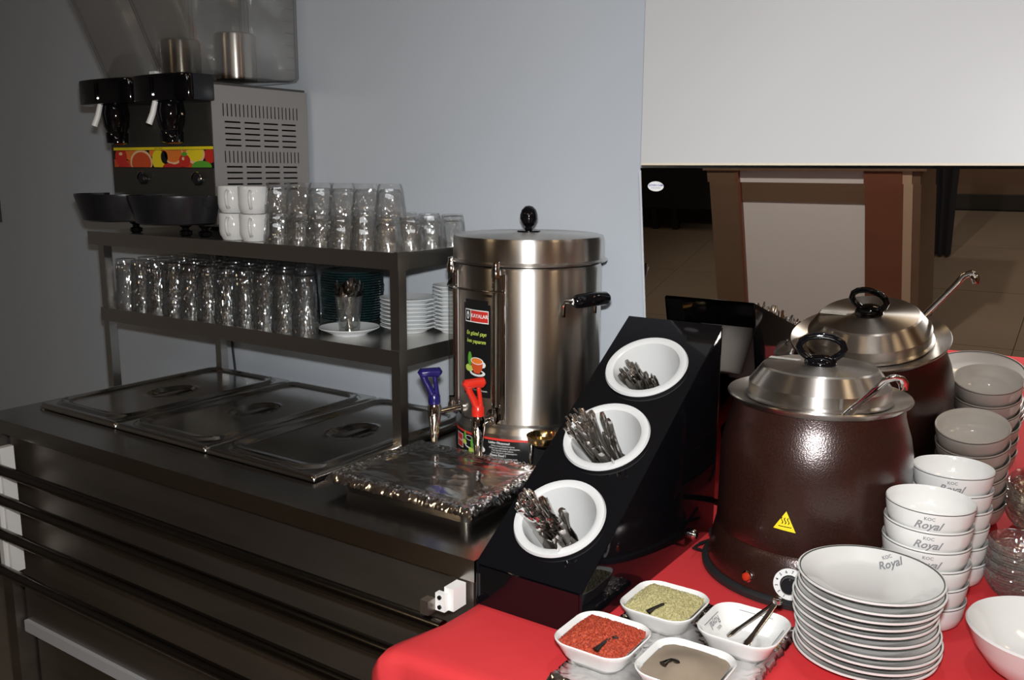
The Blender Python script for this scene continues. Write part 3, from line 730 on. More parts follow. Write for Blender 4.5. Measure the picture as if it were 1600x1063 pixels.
# cutlery meshes, z from 0 (working end) up to L (handle end)
def handle_tube(b, L, z0, w0=0.0022, w1=0.0058):
    zs = [z0+(L-z0)*k/9 for k in range(10)]
    tube(b, [(0.002*math.sin(k/9*PI), 0, z) for k, z in enumerate(zs)], [w0*0.9, w0, w0, w0*1.1, w0*1.3, w0*1.6, w0*1.95, w1*0.92, w1, w1*0.55], 8, flat=0.34)
def spoon_me(L, bl, bw):
    b = BM(); n = 14; rows = []
    for i in range(7):
        t_ = i/6; z = bl*t_; w_ = bw*math.sqrt(max(0, 1-(2*t_-1)**2))**0.8+0.0008
        rows.append([b.verts.new((-0.0055*(1-(2*k/8-1)**2)*math.sin(PI*t_)+0.002*math.cos(PI*t_), w_*(2*k/8-1), z)) for k in range(9)])
    for a, c in zip(rows[:-1], rows[1:]):
        for k in range(8): b.faces.new((a[k], a[k+1], c[k+1], c[k]))
    bmesh.ops.solidify(b, geom=b.faces[:], thickness=0.0011)
    handle_tube(b, L, bl-0.003); o = finish('c', b, M['cutlery'], smooth=1.0); me = o.data; bpy.data.objects.remove(o); return me
def fork_me(L):
    b = BM()
    for k in range(4):
        y = -0.0085+0.00567*k; box(b, -0.0008, 0.0008, y-0.0012, y+0.0012, 0.0, 0.042)
    prism(b, [(-0.0100, 0.040), (-0.0100, 0.052), (-0.0030, 0.066), (0.0030, 0.066), (0.0100, 0.052), (0.0100, 0.040)], 'x', -0.0009, 0.0009)
    handle_tube(b, L, 0.062); o = finish('c', b, M['cutlery'], smooth=0.8); me = o.data; bpy.data.objects.remove(o); return me
def knife_me(L):
    b = BM(); prism(b, [(-0.008, 0.006), (-0.009, 0.085), (-0.005, 0.105), (0.005, 0.105), (0.006, 0.030), (0.001, 0.0)], 'x', -0.0008, 0.0008)
    handle_tube(b, L, 0.100, 0.0042, 0.0066); o = finish('c', b, M['cutlery'], smooth=0.8); me = o.data; bpy.data.objects.remove(o); return me
tea, frk, knf, big = spoon_me(0.125, 0.036, 0.0115), fork_me(0.146), knife_me(0.150), spoon_me(0.146, 0.046, 0.016)
def place_between(name, me, A_, B_, roll, label, cat, group):
    """put a piece so its working end sits at A and it points to B"""
    A_ = Vector(A_); d = (Vector(B_)-A_).normalized()
    q = Vector((0, 0, 1)).rotation_difference(d) @ Matrix.Rotation(roll, 4, 'Z').to_quaternion()
    o = link(name, me); o.rotation_mode = 'QUATERNION'; o.rotation_quaternion = q; o.location = A_
    tag(o, label, cat, group); return o
for k in range(11):
    a = 2*PI*k/11+0.3; r0 = 0.010; r1 = 0.030+0.006*(k % 2)
    # bowls up: working end high, handle end in the glass
    top = Vector((sp[0]+r1*math.cos(a), sp[1]+r1*math.sin(a), 1.0985+0.122-0.008*(k % 3)))
    bot = Vector((sp[0]-r0*math.cos(a)*0.6, sp[1]-r0*math.sin(a)*0.6, 1.1095))
    place_between('teaspoon', tea, top, bot, a, 'steel teaspoon standing bowl-up in the glass on the lower shelf', 'spoon', 'teaspoons in the glass')

# ------------------------------------------------------------------ tea urn
UX, UY = -1.045, 1.597
UA = math.radians(-100)
t = thing('tea_urn', 'large brushed steel tea urn with red and blue taps beside the shelf rack', 'tea urn', (UX, UY, CT))
U = t
b = BM(); lathe(b, [(0.150, 0), (0.153, 0.004), (0.153, 0.076), (0.1525, 0.079), (0.146, 0.086), (0.1455, 0.092), (0.1525, 0.100), (0.1525, 0.405), (0.149, 0.412)], 96, cap0=True)
finish('urn_body', b, M['steel'], U)
b = BM(); lathe(b, [(0.150, 0.414), (0.163, 0.417), (0.164, 0.420), (0.157, 0.423), (0.157, 0.462), (0.1545, 0.468), (0.148, 0.470), (0.06, 0.473), (0.022, 0.474), (0, 0.474)], 96)
lid = finish('lid', b, M['steel'], U)
b = BM(); lathe(b, [(0.024, 0.4745), (0.024, 0.477), (0.010, 0.479), (0.007, 0.484), (0.013, 0.489), (0.018, 0.500), (0.0185, 0.508), (0.015, 0.519), (0.008, 0.526), (0, 0.528)], 32)
finish('lid_knob', b, M['black'], lid)
def side_handle(az):
    c, s = math.cos(az), math.sin(az); R = 0.1535
    def q(r, tt, z): return (r*c-tt*s, r*s+tt*c, z)
    b = BM(); tube(b, [q(R+0.032, -0.047, 0.352), q(R+0.033, -0.044, 0.352), q(R+0.034, -0.038, 0.352), q(R+0.034, 0, 0.353), q(R+0.034, 0.038, 0.352), q(R+0.033, 0.044, 0.352), q(R+0.032, 0.047, 0.352)], [0.006, 0.0105, 0.0135, 0.0145, 0.0135, 0.0105, 0.006], 18)
    h = finish('side_handle', b, M['black'], U)
    for sg_ in (-1, 1):
        b = BM(); tube(b, [q(R+0.001, sg_*0.043, 0.318), q(R+0.002, sg_*0.043, 0.340), q(R+0.010, sg_*0.043, 0.350), q(R+0.030, sg_*0.043, 0.352)], 0.0045, 8); finish('handle_bracket', b, M['chrome'], h)
side_handle(math.radians(-16)); side_handle(math.radians(172))
# sight gauge tubes with holders
for az in (-128, -79):
    a = math.radians(az); c, s = math.cos(a), math.sin(a); R = 0.166
    b = BM(); tube(b, [(R*c, R*s, 0.135), (R*c, R*s, 0.405)], 0.0065, 14); g = finish('gauge_tube', b, M['tube_glass'], U)
    for dz in (0.105, 0.395):
        b = BM(); lathe(b, [(0.009, 0), (0.009, 0.016), (0.007, 0.020), (0.007, 0.030), (0, 0.030)], 16, cap0=True); finish('tube_cap', b, M['chrome'], g, (R*c, R*s, dz))
    for da in (-0.055, 0.055, 0.085):
        b = BM(); r_ = 0.1575; aa = a+da; tube(b, [(r_*math.cos(aa), r_*math.sin(aa), 0.11), (r_*math.cos(aa), r_*math.sin(aa), 0.40)], 0.0035, 8); finish('guard_strip', b, M['chrome'], g)
b = BM(); tube(b, [(0.171*math.cos(math.radians(x)), 0.171*math.sin(math.radians(x)), 0.368) for x in range(-132, -70, 4)], 0.0022, 8); finish('gauge_wire', b, M['chrome'], U)
# front label between the tubes
fn = cyl_map(0.1528, math.radians(-100), 0)
P = Print(); w2 = 0.038
for k in range(1): P.rect(-w2, w2, 0.150, 0.338, M['p_black'], 0, 10)
P.rect(-w2+0.006, w2-0.006, 0.338, 0.346, M['p_black'], 0, 8)
P.rect(-0.032, 0.034, 0.300, 0.326, M['p_white'], 1, 8); P.rect(-0.0305, -0.015, 0.302, 0.324, M['p_black'], 2, 2)
P.disc(-0.0228, 0.3135, 0.004, 0.008, M['p_white'], 3); P.disc(-0.0228, 0.312, 0.002, 0.004, M['p_black'], 4)
P.rect(-0.013, 0.0325, 0.302, 0.324, M['p_red'], 2, 6); P.text('KAYALAR', 0.0098, 0.3135, 0.0105, M['p_white'], 3, True)
P.text('En güzel çayı', 0.0, 0.278, 0.0110, M['p_lime'], 2, True, 0.25); P.text('ben yaparım', 0.0, 0.262, 0.0110, M['p_lime'], 2, True, 0.25)
def cup(P, x, y, s, l, black=False):
    P.disc(x, y-0.013*s, 0.021*s, 0.007*s, M['p_white'], l); P.disc(x, y-0.012*s, 0.015*s, 0.004*s, M['p_black'], l+1)
    P.disc(x-0.020*s, y+0.012*s, 0.006*s, 0.014*s, M['p_green'], l); P.disc(x-0.023*s, y-0.006*s, 0.011*s, 0.007*s, M['p_lime'], l)
    P.disc(x+0.015*s, y+0.004*s, 0.007*s, 0.006*s, M['p_white'], l+1)
    P.poly([(x-0.016*s, y+0.010*s), (x-0.014*s, y-0.004*s), (x-0.007*s, y-0.014*s), (x+0.007*s, y-0.014*s), (x+0.014*s, y-0.004*s), (x+0.016*s, y+0.010*s)], M['p_black'] if black else M['p_dorange'], l+2)
    P.disc(x, y+0.010*s, 0.017*s, 0.007*s, M['p_white'], l+3); P.disc(x, y+0.010*s, 0.0145*s, 0.0055*s, M['p_black'] if black else M['p_orange'], l+4)
cup(P, 0.004, 0.212, 1.05, 3)
P.text('www.kayalarmutfak.com', 0.0, 0.163, 0.0062, M['p_white'], 2)
P.build('front_label', fn, U, step=0.0001, cut=0.005)
# label band around the base
fn = cyl_map(0.1532, math.radians(-80), 0)
P = Print()
P.rect(-0.200, 0.230, 0.012, 0.070, M['p_red'], 0, 60); P.rect(-0.200, 0.230, 0.0165, 0.0655, M['p_black'], 1, 60)
P.rect(-0.128, -0.098, 0.030, 0.060, M['p_white'], 2, 5); P.rect(-0.126, -0.100, 0.0315, 0.0585, M['p_red'], 3, 5); P.text('KAYALAR', -0.113, 0.045, 0.006, M['p_white'], 4, True)
P.text('www.kayalar', -0.112, 0.022, 0.005, M['p_white'], 4)
cup(P, -0.074, 0.050, 0.75, 3, True); cup(P, -0.046, 0.038, 0.85, 8)
P.text('Lütfen Okuyunuz!', 0.004, 0.0605, 0.0065, M['p_white'], 2, True)
import textwrap
lines = ['Cihazı susuz çalıştırmayınız.', 'Cihazı suya sokmayınız, yıkamayınız.', 'Fişi topraklı prize takınız.', 'Sıcak yüzeylere dokunmayınız.']
for k, s_ in enumerate(lines): P.text(s_, 0.012+0.003*(k % 2), 0.0545-0.0048*k, 0.0046, M['p_white'], 2)
P.text('Please Read !', 0.002, 0.0345, 0.0065, M['p_white'], 2, True)
lines = ['Do not operate without water inside.', 'Do not put in water, clean with cloth.', 'Use an earthed socket only.', 'Do not touch the hot surface.']
for k, s_ in enumerate(lines): P.text(s_, 0.012+0.002*(k % 2), 0.0288-0.0042*k, 0.0042, M['p_white'], 2)
P.build('base_label', fn, U, step=0.00008, cut=0.006)
# taps
def tap(az, hm, yaw):
    a = math.radians(az); c, s = math.cos(a), math.sin(a)
    tp = bpy.data.objects.new('tap', None)
    def q(r, z, tt=0.0): return (r*c-tt*s, r*s+tt*c, z)
    b = BM(); tube(b, [q(0.150, 0.117), q(0.158, 0.117), q(0.160, 0.117), q(0.168, 0.117), q(0.214, 0.112)], [0.014, 0.014, 0.007, 0.0065, 0.0065], 18)
    R = 0.216
    tb = b
    ox, oy = R*c, R*s
    lathe(tb, [(0.0, 0.048), (0.0055, 0.048), (0.0075, 0.053), (0.0105, 0.085), (0.0135, 0.105), (0.0145, 0.124), (0.012, 0.131), (0, 0.131)], 24, cx=ox, cy=oy)
    o = finish('tap', tb, M['chrome'], U)
    b = BM()
    ya = a+yaw; dc, ds = math.cos(ya), math.sin(ya)
    def h(u, z): return (ox+u*dc, oy+u*ds, z)
    lathe(b, [(0.0115, 0.131), (0.0125, 0.134), (0.012, 0.148), (0.008, 0.154), (0, 0.154)], 20, cx=ox, cy=oy)
    tube(b, [h(0.003, 0.150), h(0.010, 0.165), h(0.018, 0.180), h(0.022, 0.192)], [0.008, 0.007, 0.0065, 0.008], 10)
    tube(b, [h(-0.005, 0.150), h(-0.004, 0.170), h(-0.002, 0.182), h(-0.002, 0.193)], [0.006, 0.0045, 0.0045, 0.006], 10)
    tube(b, [h(-0.014, 0.193), h(-0.010, 0.196), h(0.008, 0.197), h(0.026, 0.196), h(0.031, 0.193)], [0.006, 0.0105, 0.0095, 0.0105, 0.006], 12)
    finish('tap_handle', b, hm, o)
tap(-83, M['red_pl'], math.radians(-30)); tap(-118, M['blue_pl'], math.radians(-10))
# round drip cup with chrome foot on the right of the base
a = math.radians(-47); b = BM()
lathe(b, [(0, 0.070), (0.018, 0.070), (0.030, 0.078), (0.033, 0.090), (0.0345, 0.0915), (0.033, 0.0925), (0.031, 0.090), (0.028, 0.080), (0, 0.075)], 36, cx=0.190*math.cos(a), cy=0.190*math.sin(a))
dc = finish('drip_cup', b, M['cup_steel'], U)
b = BM(); tube(b, [(0.172*math.cos(a-0.12), 0.172*math.sin(a-0.12), 0.070), (0.172*math.cos(a-0.12), 0.172*math.sin(a-0.12), 0.028), (0.160*math.cos(a-0.1), 0.160*math.sin(a-0.1), 0.022)], 0.0055, 12); finish('cup_stem', b, M['chrome'], dc)

# ------------------------------------------------------------------ buffet table with red cloth
TZ = 0.800; TX0, TX1, TY0, TY1 = -0.792, 1.9, 0.905, 1.700
t = thing('buffet_table', 'buffet table under the red cloth at the end of the serving counter', 'table', (0, 0, 0))
bm = BM(); box(bm, TX0+0.03, TX1, TY0+0.02, TY1-0.01, TZ-0.035, TZ-0.004); finish('tabletop', bm, M['wood'], t)
for x in (TX0+0.08, TX1-0.1):
    for y in (TY0+0.07, TY1-0.08):
        bm = BM(); box(bm, x, x+0.045, y, y+0.045, 0, TZ-0.035); finish('leg', bm, M['wood'], t)
# cloth: top sheet with rounded, softly folded drape on the front and the left
bm = BM()
us = [-0.42, -0.32, -0.22, -0.14, -0.09, -0.06, -0.04, -0.025, -0.012, 0.0, 0.02, 0.05, 0.09, 0.14, 0.2, 0.28, 0.37, 0.47, 0.58, 0.70, 0.85, 1.0, 1.2, 1.5, 1.9, 2.3, 2.69]
vs_ = [-0.45, -0.36, -0.28, -0.20, -0.14, -0.09, -0.06, -0.04, -0.025, -0.012, 0.0, 0.02, 0.05, 0.09, 0.14, 0.20, 0.27, 0.35, 0.43, 0.52, 0.61, 0.70, 0.795]
def cloth(u, v):
    x = TX0+u; y = TY0+v; z = TZ
    R = 0.014
    cb = 0.014*math.exp(-((v-0.0)/0.07)**2)*max(0.0, 1-max(u, 0)/0.09)**2
    def fold(s):      # distance past the edge -> (outward, down)
        a = s/R
        if a < PI/2: return R*math.sin(a), R*(1-math.cos(a))
        return R+0.05*(s-R*PI/2), R+(s-R*PI/2)
    bulge = math.exp(-((v-0.0)/0.09)**2)
    if u < 0 and v >= 0:
        o_, d_ = fold(-u); x = TX0-o_*(0.15+0.85*bulge)-0.030*bulge*min(1, -u/0.05); z = TZ-d_
    elif v < 0 and u >= 0:
        o_, d_ = fold(-v); y = TY0-o_-0.012*math.sin(u*21)*min(1, -v/0.3); z = TZ-d_
    elif u < 0 and v < 0:
        s = math.hypot(u, v); o_, d_ = fold(s); ang = math.atan2(-v, -u)
        x = TX0-(o_+0.030*min(1, s/0.05))*math.cos(ang); y = TY0-(o_+0.015)*math.sin(ang); z = TZ-d_
    else:
        z += 0.0006*noise.noise(Vector((x*12, y*12, 0)))
        if u < 0.004 and v > 0.06: z -= 0.0
    return (x-cb, y-cb*0.35, max(z, 0.02))
V = [[bm.verts.new(cloth(u, v)) for u in us] for v in vs_]
for j in range(len(vs_)-1):
    for i in range(len(us)-1): bm.faces.new((V[j][i], V[j][i+1], V[j+1][i+1], V[j+1][i]))
tag(finish('tablecloth', bm, M['red_cloth'], smooth=1.5), 'plain red tablecloth draped over the buffet table', 'tablecloth')

# ------------------------------------------------------------------ cutlery holder
HX0, HX1, HY0, HY1, HZ1, HZ0 = -0.797, -0.607, 1.075, 1.575, 1.193, 0.868
SL = math.atan2(HZ1-HZ0, HY1-HY0); LEN = math.hypot(HZ1-HZ0, HY1-HY0); WD = HX1-HX0
t = thing('cutlery_holder', 'glossy black sloping cutlery holder with three round cups on the red cloth', 'cutlery holder', (0, 0, 0))
def slope(u, v, d=0.0):   # u across, v up the slope, d along the outward normal
    return (HX0+u, HY0+v*math.cos(SL)-d*math.sin(SL), HZ0+v*math.sin(SL)+d*math.cos(SL))
cups_v = [0.113, 0.290, 0.463]; HOLE = 0.0655
bm = BM(); N_ = 40
def cell(v0, v1, cv, d):
    hole = []; outer = []
    for k in range(N_):
        a = 2*PI*k/N_; hole.append((WD/2+HOLE*math.cos(a), cv+HOLE*math.sin(a)))
        c, s = math.cos(a), math.sin(a); tx = (WD/2)/abs(c) if abs(c) > 1e-6 else 9; ty = ((v1-cv) if s > 0 else (cv-v0))/abs(s) if abs(s) > 1e-6 else 9
        f = min(tx, ty); outer.append((WD/2+f*c, cv+f*s))
    # snap to corners
    for cx_, cy_ in ((0, v0), (WD, v0), (0, v1), (WD, v1)):
        k = min(range(N_), key=lambda i: (outer[i][0]-cx_)**2+(outer[i][1]-cy_)**2); outer[k] = (cx_, cy_)
    A_ = [bm.verts.new(slope(*p, d)) for p in hole]; B_ = [bm.verts.new(slope(*p, d)) for p in outer]
    for k in range(N_):
        j = (k+1) % N_; bm.faces.new((A_[k], B_[k], B_[j], A_[j]) if d == 0 else (A_[j], B_[j], B_[k], A_[k]))
    return A_
vb = [0.0, 0.2015, 0.3765, LEN]
for k in range(3):
    a = cell(vb[k], vb[k+1], cups_v[k], 0.0); c_ = cell(vb[k], vb[k+1], cups_v[k], -0.006)
    for i in range(N_):
        j = (i+1) % N_; bm.faces.new((a[j], c_[j], c_[i], a[i]))
bmesh.ops.remove_doubles(bm, verts=bm.verts[:], dist=1e-5)
finish('sloped_panel', bm, M['black'], t, smooth=0.4)
side = [(HY0+0.0005, TZ+0.001), (HY0+0.0005, HZ0-0.0012), (HY1-0.012, HZ1-0.0092), (HY1-0.004, HZ1-0.008), (HY1, HZ1-0.016), (HY1, TZ+0.001)]
for x0 in (HX0, HX1-0.005):
    bm = BM(); prism(bm, side, 'x', x0, x0+0.005); finish('side_panel', bm, M['black'], t, bevel=0.001)
bm = BM(); box(bm, HX0+0.005, HX1-0.005, HY0, HY0+0.005, TZ+0.001, HZ0-0.003); finish('front_panel', bm, M['black'], t)
bm = BM(); box(bm, HX0, HX1, HY1-0.006, HY1, HZ1-0.055, HZ1-0.004); finish('rear_lip', bm, M['black'], t, bevel=0.002)
bm = BM(); box(bm, -0.704, -0.700, HY0+0.20, HY1-0.02, TZ+0.001, 0.88); finish('inner_rib', bm, M['black'], t)
bm = BM(); lathe(bm, [(0.010, 0), (0.010, 0.003), (0.007, 0.008), (0, 0.009)], 20, cap0=True); finish('side_screw', bm, M['chrome'], t, (HX1, 1.478, 0.823), (0, PI/2, 0))
CUPN = ['lowest', 'middle', 'uppermost']
b = BM(); lathe(b, [(0, -0.135), (0.040, -0.135), (0.044, -0.131), (0.0625, -0.002), (0.0735, 0.0005), (0.0755, 0.004), (0.0735, 0.0085), (0.066, 0.0095), (0.0605, 0.006), (0.0585, -0.004), (0.0415, -0.126), (0.037, -0.130), (0, -0.130)], 64)
cme = None
rr_ = random.Random(3)
def in_cup(k, p):    # local cup coordinates -> world
    v = cups_v[k]; o_ = Vector(slope(WD/2, v, 0.0))
    R_ = Matrix.Rotation(SL, 3, 'X'); return o_+R_@Vector(p)
for k in range(3):
    if cme is None: o = finish('cutlery_cup', b, M['cup_pl']); cme = o.data
    else: o = link('cutlery_cup', cme)
    o.location = slope(WD/2, cups_v[k], 0.0005); o.rotation_euler = (SL, 0, 0)
    tag(o, '%s round white cup of the black cutlery holder' % CUPN[k], 'cup', 'white cups in the cutlery holder')
specs = [(0, [(knf, 'table_knife', 'steel knife', 'knife')], 44), (1, [(frk, 'table_fork', 'steel fork', 'fork'), (big, 'table_spoon', 'steel tablespoon', 'spoon')], 44), (2, [(tea, 'teaspoon', 'steel teaspoon', 'spoon')], 40)]
for k, kinds, cnt in specs:
    for i in range(cnt):
        me, nm, lb, cat = kinds[i % len(kinds)] if len(kinds) == 1 or i % 3 == 0 else kinds[0]
        if len(kinds) == 2: me, nm, lb, cat = kinds[1] if i % 4 == 0 else kinds[0]
        f = (i % 9)/8.0; lay = i//9
        if k == 0:
            A_ = in_cup(k, (0.030-0.03*(1-f)+rr_.uniform(-.008, .004), -0.020+rr_.uniform(-.010, .010), -0.116+0.004*lay))
            B_ = in_cup(k, (-0.070+0.102*f+rr_.uniform(-.005, .005), -0.010-0.042*f+0.008*lay+rr_.uniform(-.003, .003), 0.006))
        elif k == 1:
            A_ = in_cup(k, (0.030-0.03*(1-f)+rr_.uniform(-.008, .004), -0.018+rr_.uniform(-.012, .012), -0.112+0.004*lay))
            B_ = in_cup(k, (-0.068+0.104*f+rr_.uniform(-.006, .006), -0.010-0.040*f+0.010*lay+rr_.uniform(-.004, .004), 0.002))
        else:
            A_ = in_cup(k, (0.010+rr_.uniform(-.018, .018), -0.012+rr_.uniform(-.016, .016), -0.122+0.003*lay))
            B_ = in_cup(k, (-0.050+0.082*f+rr_.uniform(-.004, .004), -0.030+0.018*rr_.random()+0.006*lay-0.022*f, -0.004))
        place_between(nm, me, A_, B_, rr_.uniform(0, 6.28), '%s handle-up in the %s white cup of the cutlery holder' % (lb, CUPN[k]), cat, {'table_knife': 'knives', 'table_fork': 'forks', 'table_spoon': 'tablespoons', 'teaspoon': 'teaspoons'}[nm]+' in the %s cup' % CUPN[k])
# cable loops between holder and kettle
bm = BM(); tube(bm, [(-0.590, 1.60, 0.8045), (-0.583, 1.50, 0.830), (-0.572, 1.47, 0.838), (-0.560, 1.50, 0.8045), (-0.575, 1.55, 0.8045), (-0.590, 1.47, 0.812), (-0.585, 1.43, 0.820), (-0.577, 1.46, 0.8045), (-0.575, 1.65, 0.8045)], 0.0032, 8)
bmesh.ops.subdivide_edges(bm, edges=[], cuts=0)
cable_bm = bm

# ------------------------------------------------------------------ soup kettle
KX, KY = -0.408, 1.502
AZC = math.atan2(-KY, -KX)      # direction from the kettle to the camera
t = thing('soup_kettle', 'brown enamelled electric soup kettle with steel lid standing before the mirror', 'soup kettle', (KX, KY, TZ+0.0008))
K = t; K.scale = (0.965, 0.965, 1.0)
for v in cable_bm.verts: v.co -= Vector((KX, KY, TZ+0.0008)); v.co.x /= 0.965; v.co.y /= 0.965
finish('power_cable', cable_bm, M['rubber'], K)
b = BM(); lathe(b, [(0.176, 0.0), (0.182, 0.002), (0.183, 0.010), (0.178, 0.014), (0.165, 0.014)], 96, cap0=True); finish('base_ring', b, M['rubber'], K)
KP = [(0.173, 0.0145), (0.1715, 0.030), (0.167, 0.055), (0.1625, 0.074), (0.1595, 0.0775), (0.1585, 0.079), (0.1600, 0.082), (0.1590, 0.120), (0.1585, 0.150), (0.1590, 0.195), (0.1575, 0.222), (0.1525, 0.247), (0.1455, 0.268), (0.1415, 0.282), (0.1400, 0.297)]
b = BM(); lathe(b, KP, 120); finish('kettle_body', b, M['kettle'], K, smooth=0.9)
def kr(z):
    for (r0, z0), (r1, z1) in zip(KP[:-1], KP[1:]):
        if z0 <= z <= z1: return r0+(r1-r0)*(z-z0)/(z1-z0)
    return KP[-1][0]
b = BM(); lathe(b, [(0.139, 0.297), (0.1495, 0.3045), (0.1515, 0.308), (0.1500, 0.3105), (0.146, 0.309), (0.136, 0.304), (0.114, 0.300), (0.112, 0.28), (0.112, 0.20), (0.0, 0.20)], 96)
finish('inner_pot', b, M['steel'], K)
b = BM(); lathe(b, [(0.1135, 0.302), (0.1205, 0.3035), (0.1205, 0.306), (0.1165, 0.309), (0.1165, 0.327), (0.114, 0.330), (0.0965, 0.353), (0.093, 0.3555), (0.060, 0.3575), (0.0, 0.3585)], 96)
LD = finish('lid', b, M['steel'], K, smooth=0.28)
vx, vy = math.cos(AZC), math.sin(AZC); px_, py_ = -vy, vx
b = BM(); lathe(b, [(0.027, 0.358), (0.0265, 0.364), (0.021, 0.370), (0.012, 0.373), (0, 0.374)], 32)
pts = [(px_*u, py_*u, z) for u, z in ((-0.013, 0.363), (-0.022, 0.369), (-0.032, 0.376), (-0.0365, 0.385), (-0.033, 0.394), (-0.024, 0.4005), (-0.012, 0.404), (0, 0.405), (0.012, 0.404), (0.024, 0.4005), (0.033, 0.394), (0.0365, 0.385), (0.032, 0.376), (0.022, 0.369), (0.013, 0.363))]
tube(b, pts, 0.0060, 14)
finish('lid_handle', b, M['black'], LD)
P = Print(); P.rect(-0.026, 0.026, -0.0085, 0.0085, M['sticker'], 0); P.text('STAINLESS STEEL', 0, 0.002, 0.0048, M['print'], 1); P.text('18 / 10', 0, -0.004, 0.0045, M['print'], 1)
ca, sa = math.cos(-0.25), math.sin(-0.25)
P.build('lid_sticker', lambda u, v, d: (0.060*-px_+(u*ca-v*sa)*px_+(u*sa+v*ca)*-vx+0.028*-vx, 0.060*-py_+(u*ca-v*sa)*py_+(u*sa+v*ca)*-vy+0.028*-vy, 0.3580+d), LD)
# warning triangle
def kmap(az, z0): 
    def fn(u, v, d):
        r = kr(z0+v)+0.0006+d; a = az+u/0.158; return (r*math.cos(a), r*math.sin(a), z0+v)
    return fn
P = Print(); P.poly([(-0.0185, -0.0130), (0.0175, -0.0150), (0.0010, 0.0175)], M['yellow'], 0)
for dx in (-0.0050, 0.0, 0.0050):
    L_, R__ = [], []
    for q in range(9):
        v = -0.0035+0.0105*q/8; u = dx+0.0014*math.sin(q/8*2*PI); L_.append((u-0.0008, v)); R__.append((u+0.0008, v))
    P.poly(L_+R__[::-1], M['p_black'], 1)
P.rect(-0.0105, 0.0105, -0.0085, -0.0072, M['p_black'], 1)
P.build('warning_sign', kmap(AZC-math.radians(13.5), 0.135), K, cut=0.004)
P = Print()
P.disc(0, 0, 0.0245, 0.0245, M['p_white'], 0, 40); P.disc(0, 0, 0.0145, 0.0145, M['p_black'], 1, 32)
for q, ch in enumerate(['1', '2', '3', '4', '5', '6', '7', '8', '9', '10', '11', '12']):
    a = math.radians(250-28*q); P.text(ch, 0.0195*math.cos(a), 0.0195*math.sin(a), 0.0062, M['p_black'], 1, True, 0, a-PI/2)
o = P.build('dial_ring', kmap(AZC-math.radians(8), 0.039), K, cut=0.004)
az = AZC-math.radians(8); b = BM(); lathe(b, [(0.0135, 0), (0.0125, 0.012), (0.011, 0.014), (0, 0.014)], 24)
o = finish('dial_knob', b, M['black_pl'], K, ((kr(0.039)+0.0005)*math.cos(az), (kr(0.039)+0.0005)*math.sin(az), 0.039), (0, PI/2-0.09, az)); 
az = AZC-math.radians(32); b = BM(); lathe(b, [(0.0095, 0), (0.0095, 0.003), (0.0075, 0.004)], 20)
o = finish('lamp_bezel', b, M['chrome'], K, ((kr(0.033)+0.0003)*math.cos(az), (kr(0.033)+0.0003)*math.sin(az), 0.033), (0, PI/2-0.09, az))
b = BM(); lathe(b, [(0.0075, 0.003), (0.006, 0.008), (0.003, 0.0095), (0, 0.010)], 20); finish('lamp_lens', b, M['indicator'], o)
# ladle hooked out over the rim towards the camera
t = thing('soup_ladle', 'steel soup ladle with hooked handle resting in the brown soup kettle', 'ladle', (0, 0, 0))
rim_ = Vector((-0.331, 1.394, 1.113)); end = Vector((-0.265, 1.335, 1.186)); d_ = (end-rim_)
hx = Vector((0.80, 0.55, 0.0)).normalized()
pts = [rim_-d_*1.2+Vector((-0.004, 0.012, -0.05)), rim_-d_*0.45+Vector((0, 0.003, -0.012)), rim_, rim_+d_*0.35, rim_+d_*0.7, end-Vector((0.006, -0.004, 0.005))]
pts += [end+Vector((0, 0, 0))+hx*0.006+Vector((0, 0, 0.0)), end+hx*0.014+Vector((0, 0, -0.002)), end+hx*0.019+Vector((0, 0, -0.009)), end+hx*0.020+Vector((0, 0, -0.018))]
b = BM(); tube(b, pts, [0.0075, 0.0075, 0.0075, 0.0072, 0.0075, 0.0085, 0.0085, 0.0085, 0.008, 0.006], 12, flat=0.5)
finish('ladle_handle', b, M['chrome'], t, smooth=1.2)
p0 = pts[0]
b = BM(); lathe(b, [(0, -0.03), (0.02, -0.026), (0.035, -0.012), (0.040, 0.0), (0.0385, 0.0), (0.033, -0.011), (0.019, -0.0245), (0, -0.0285)], 28); finish('ladle_bowl', b, M['chrome'], t, tuple(p0+Vector((-0.030, 0.02, 0.0))))

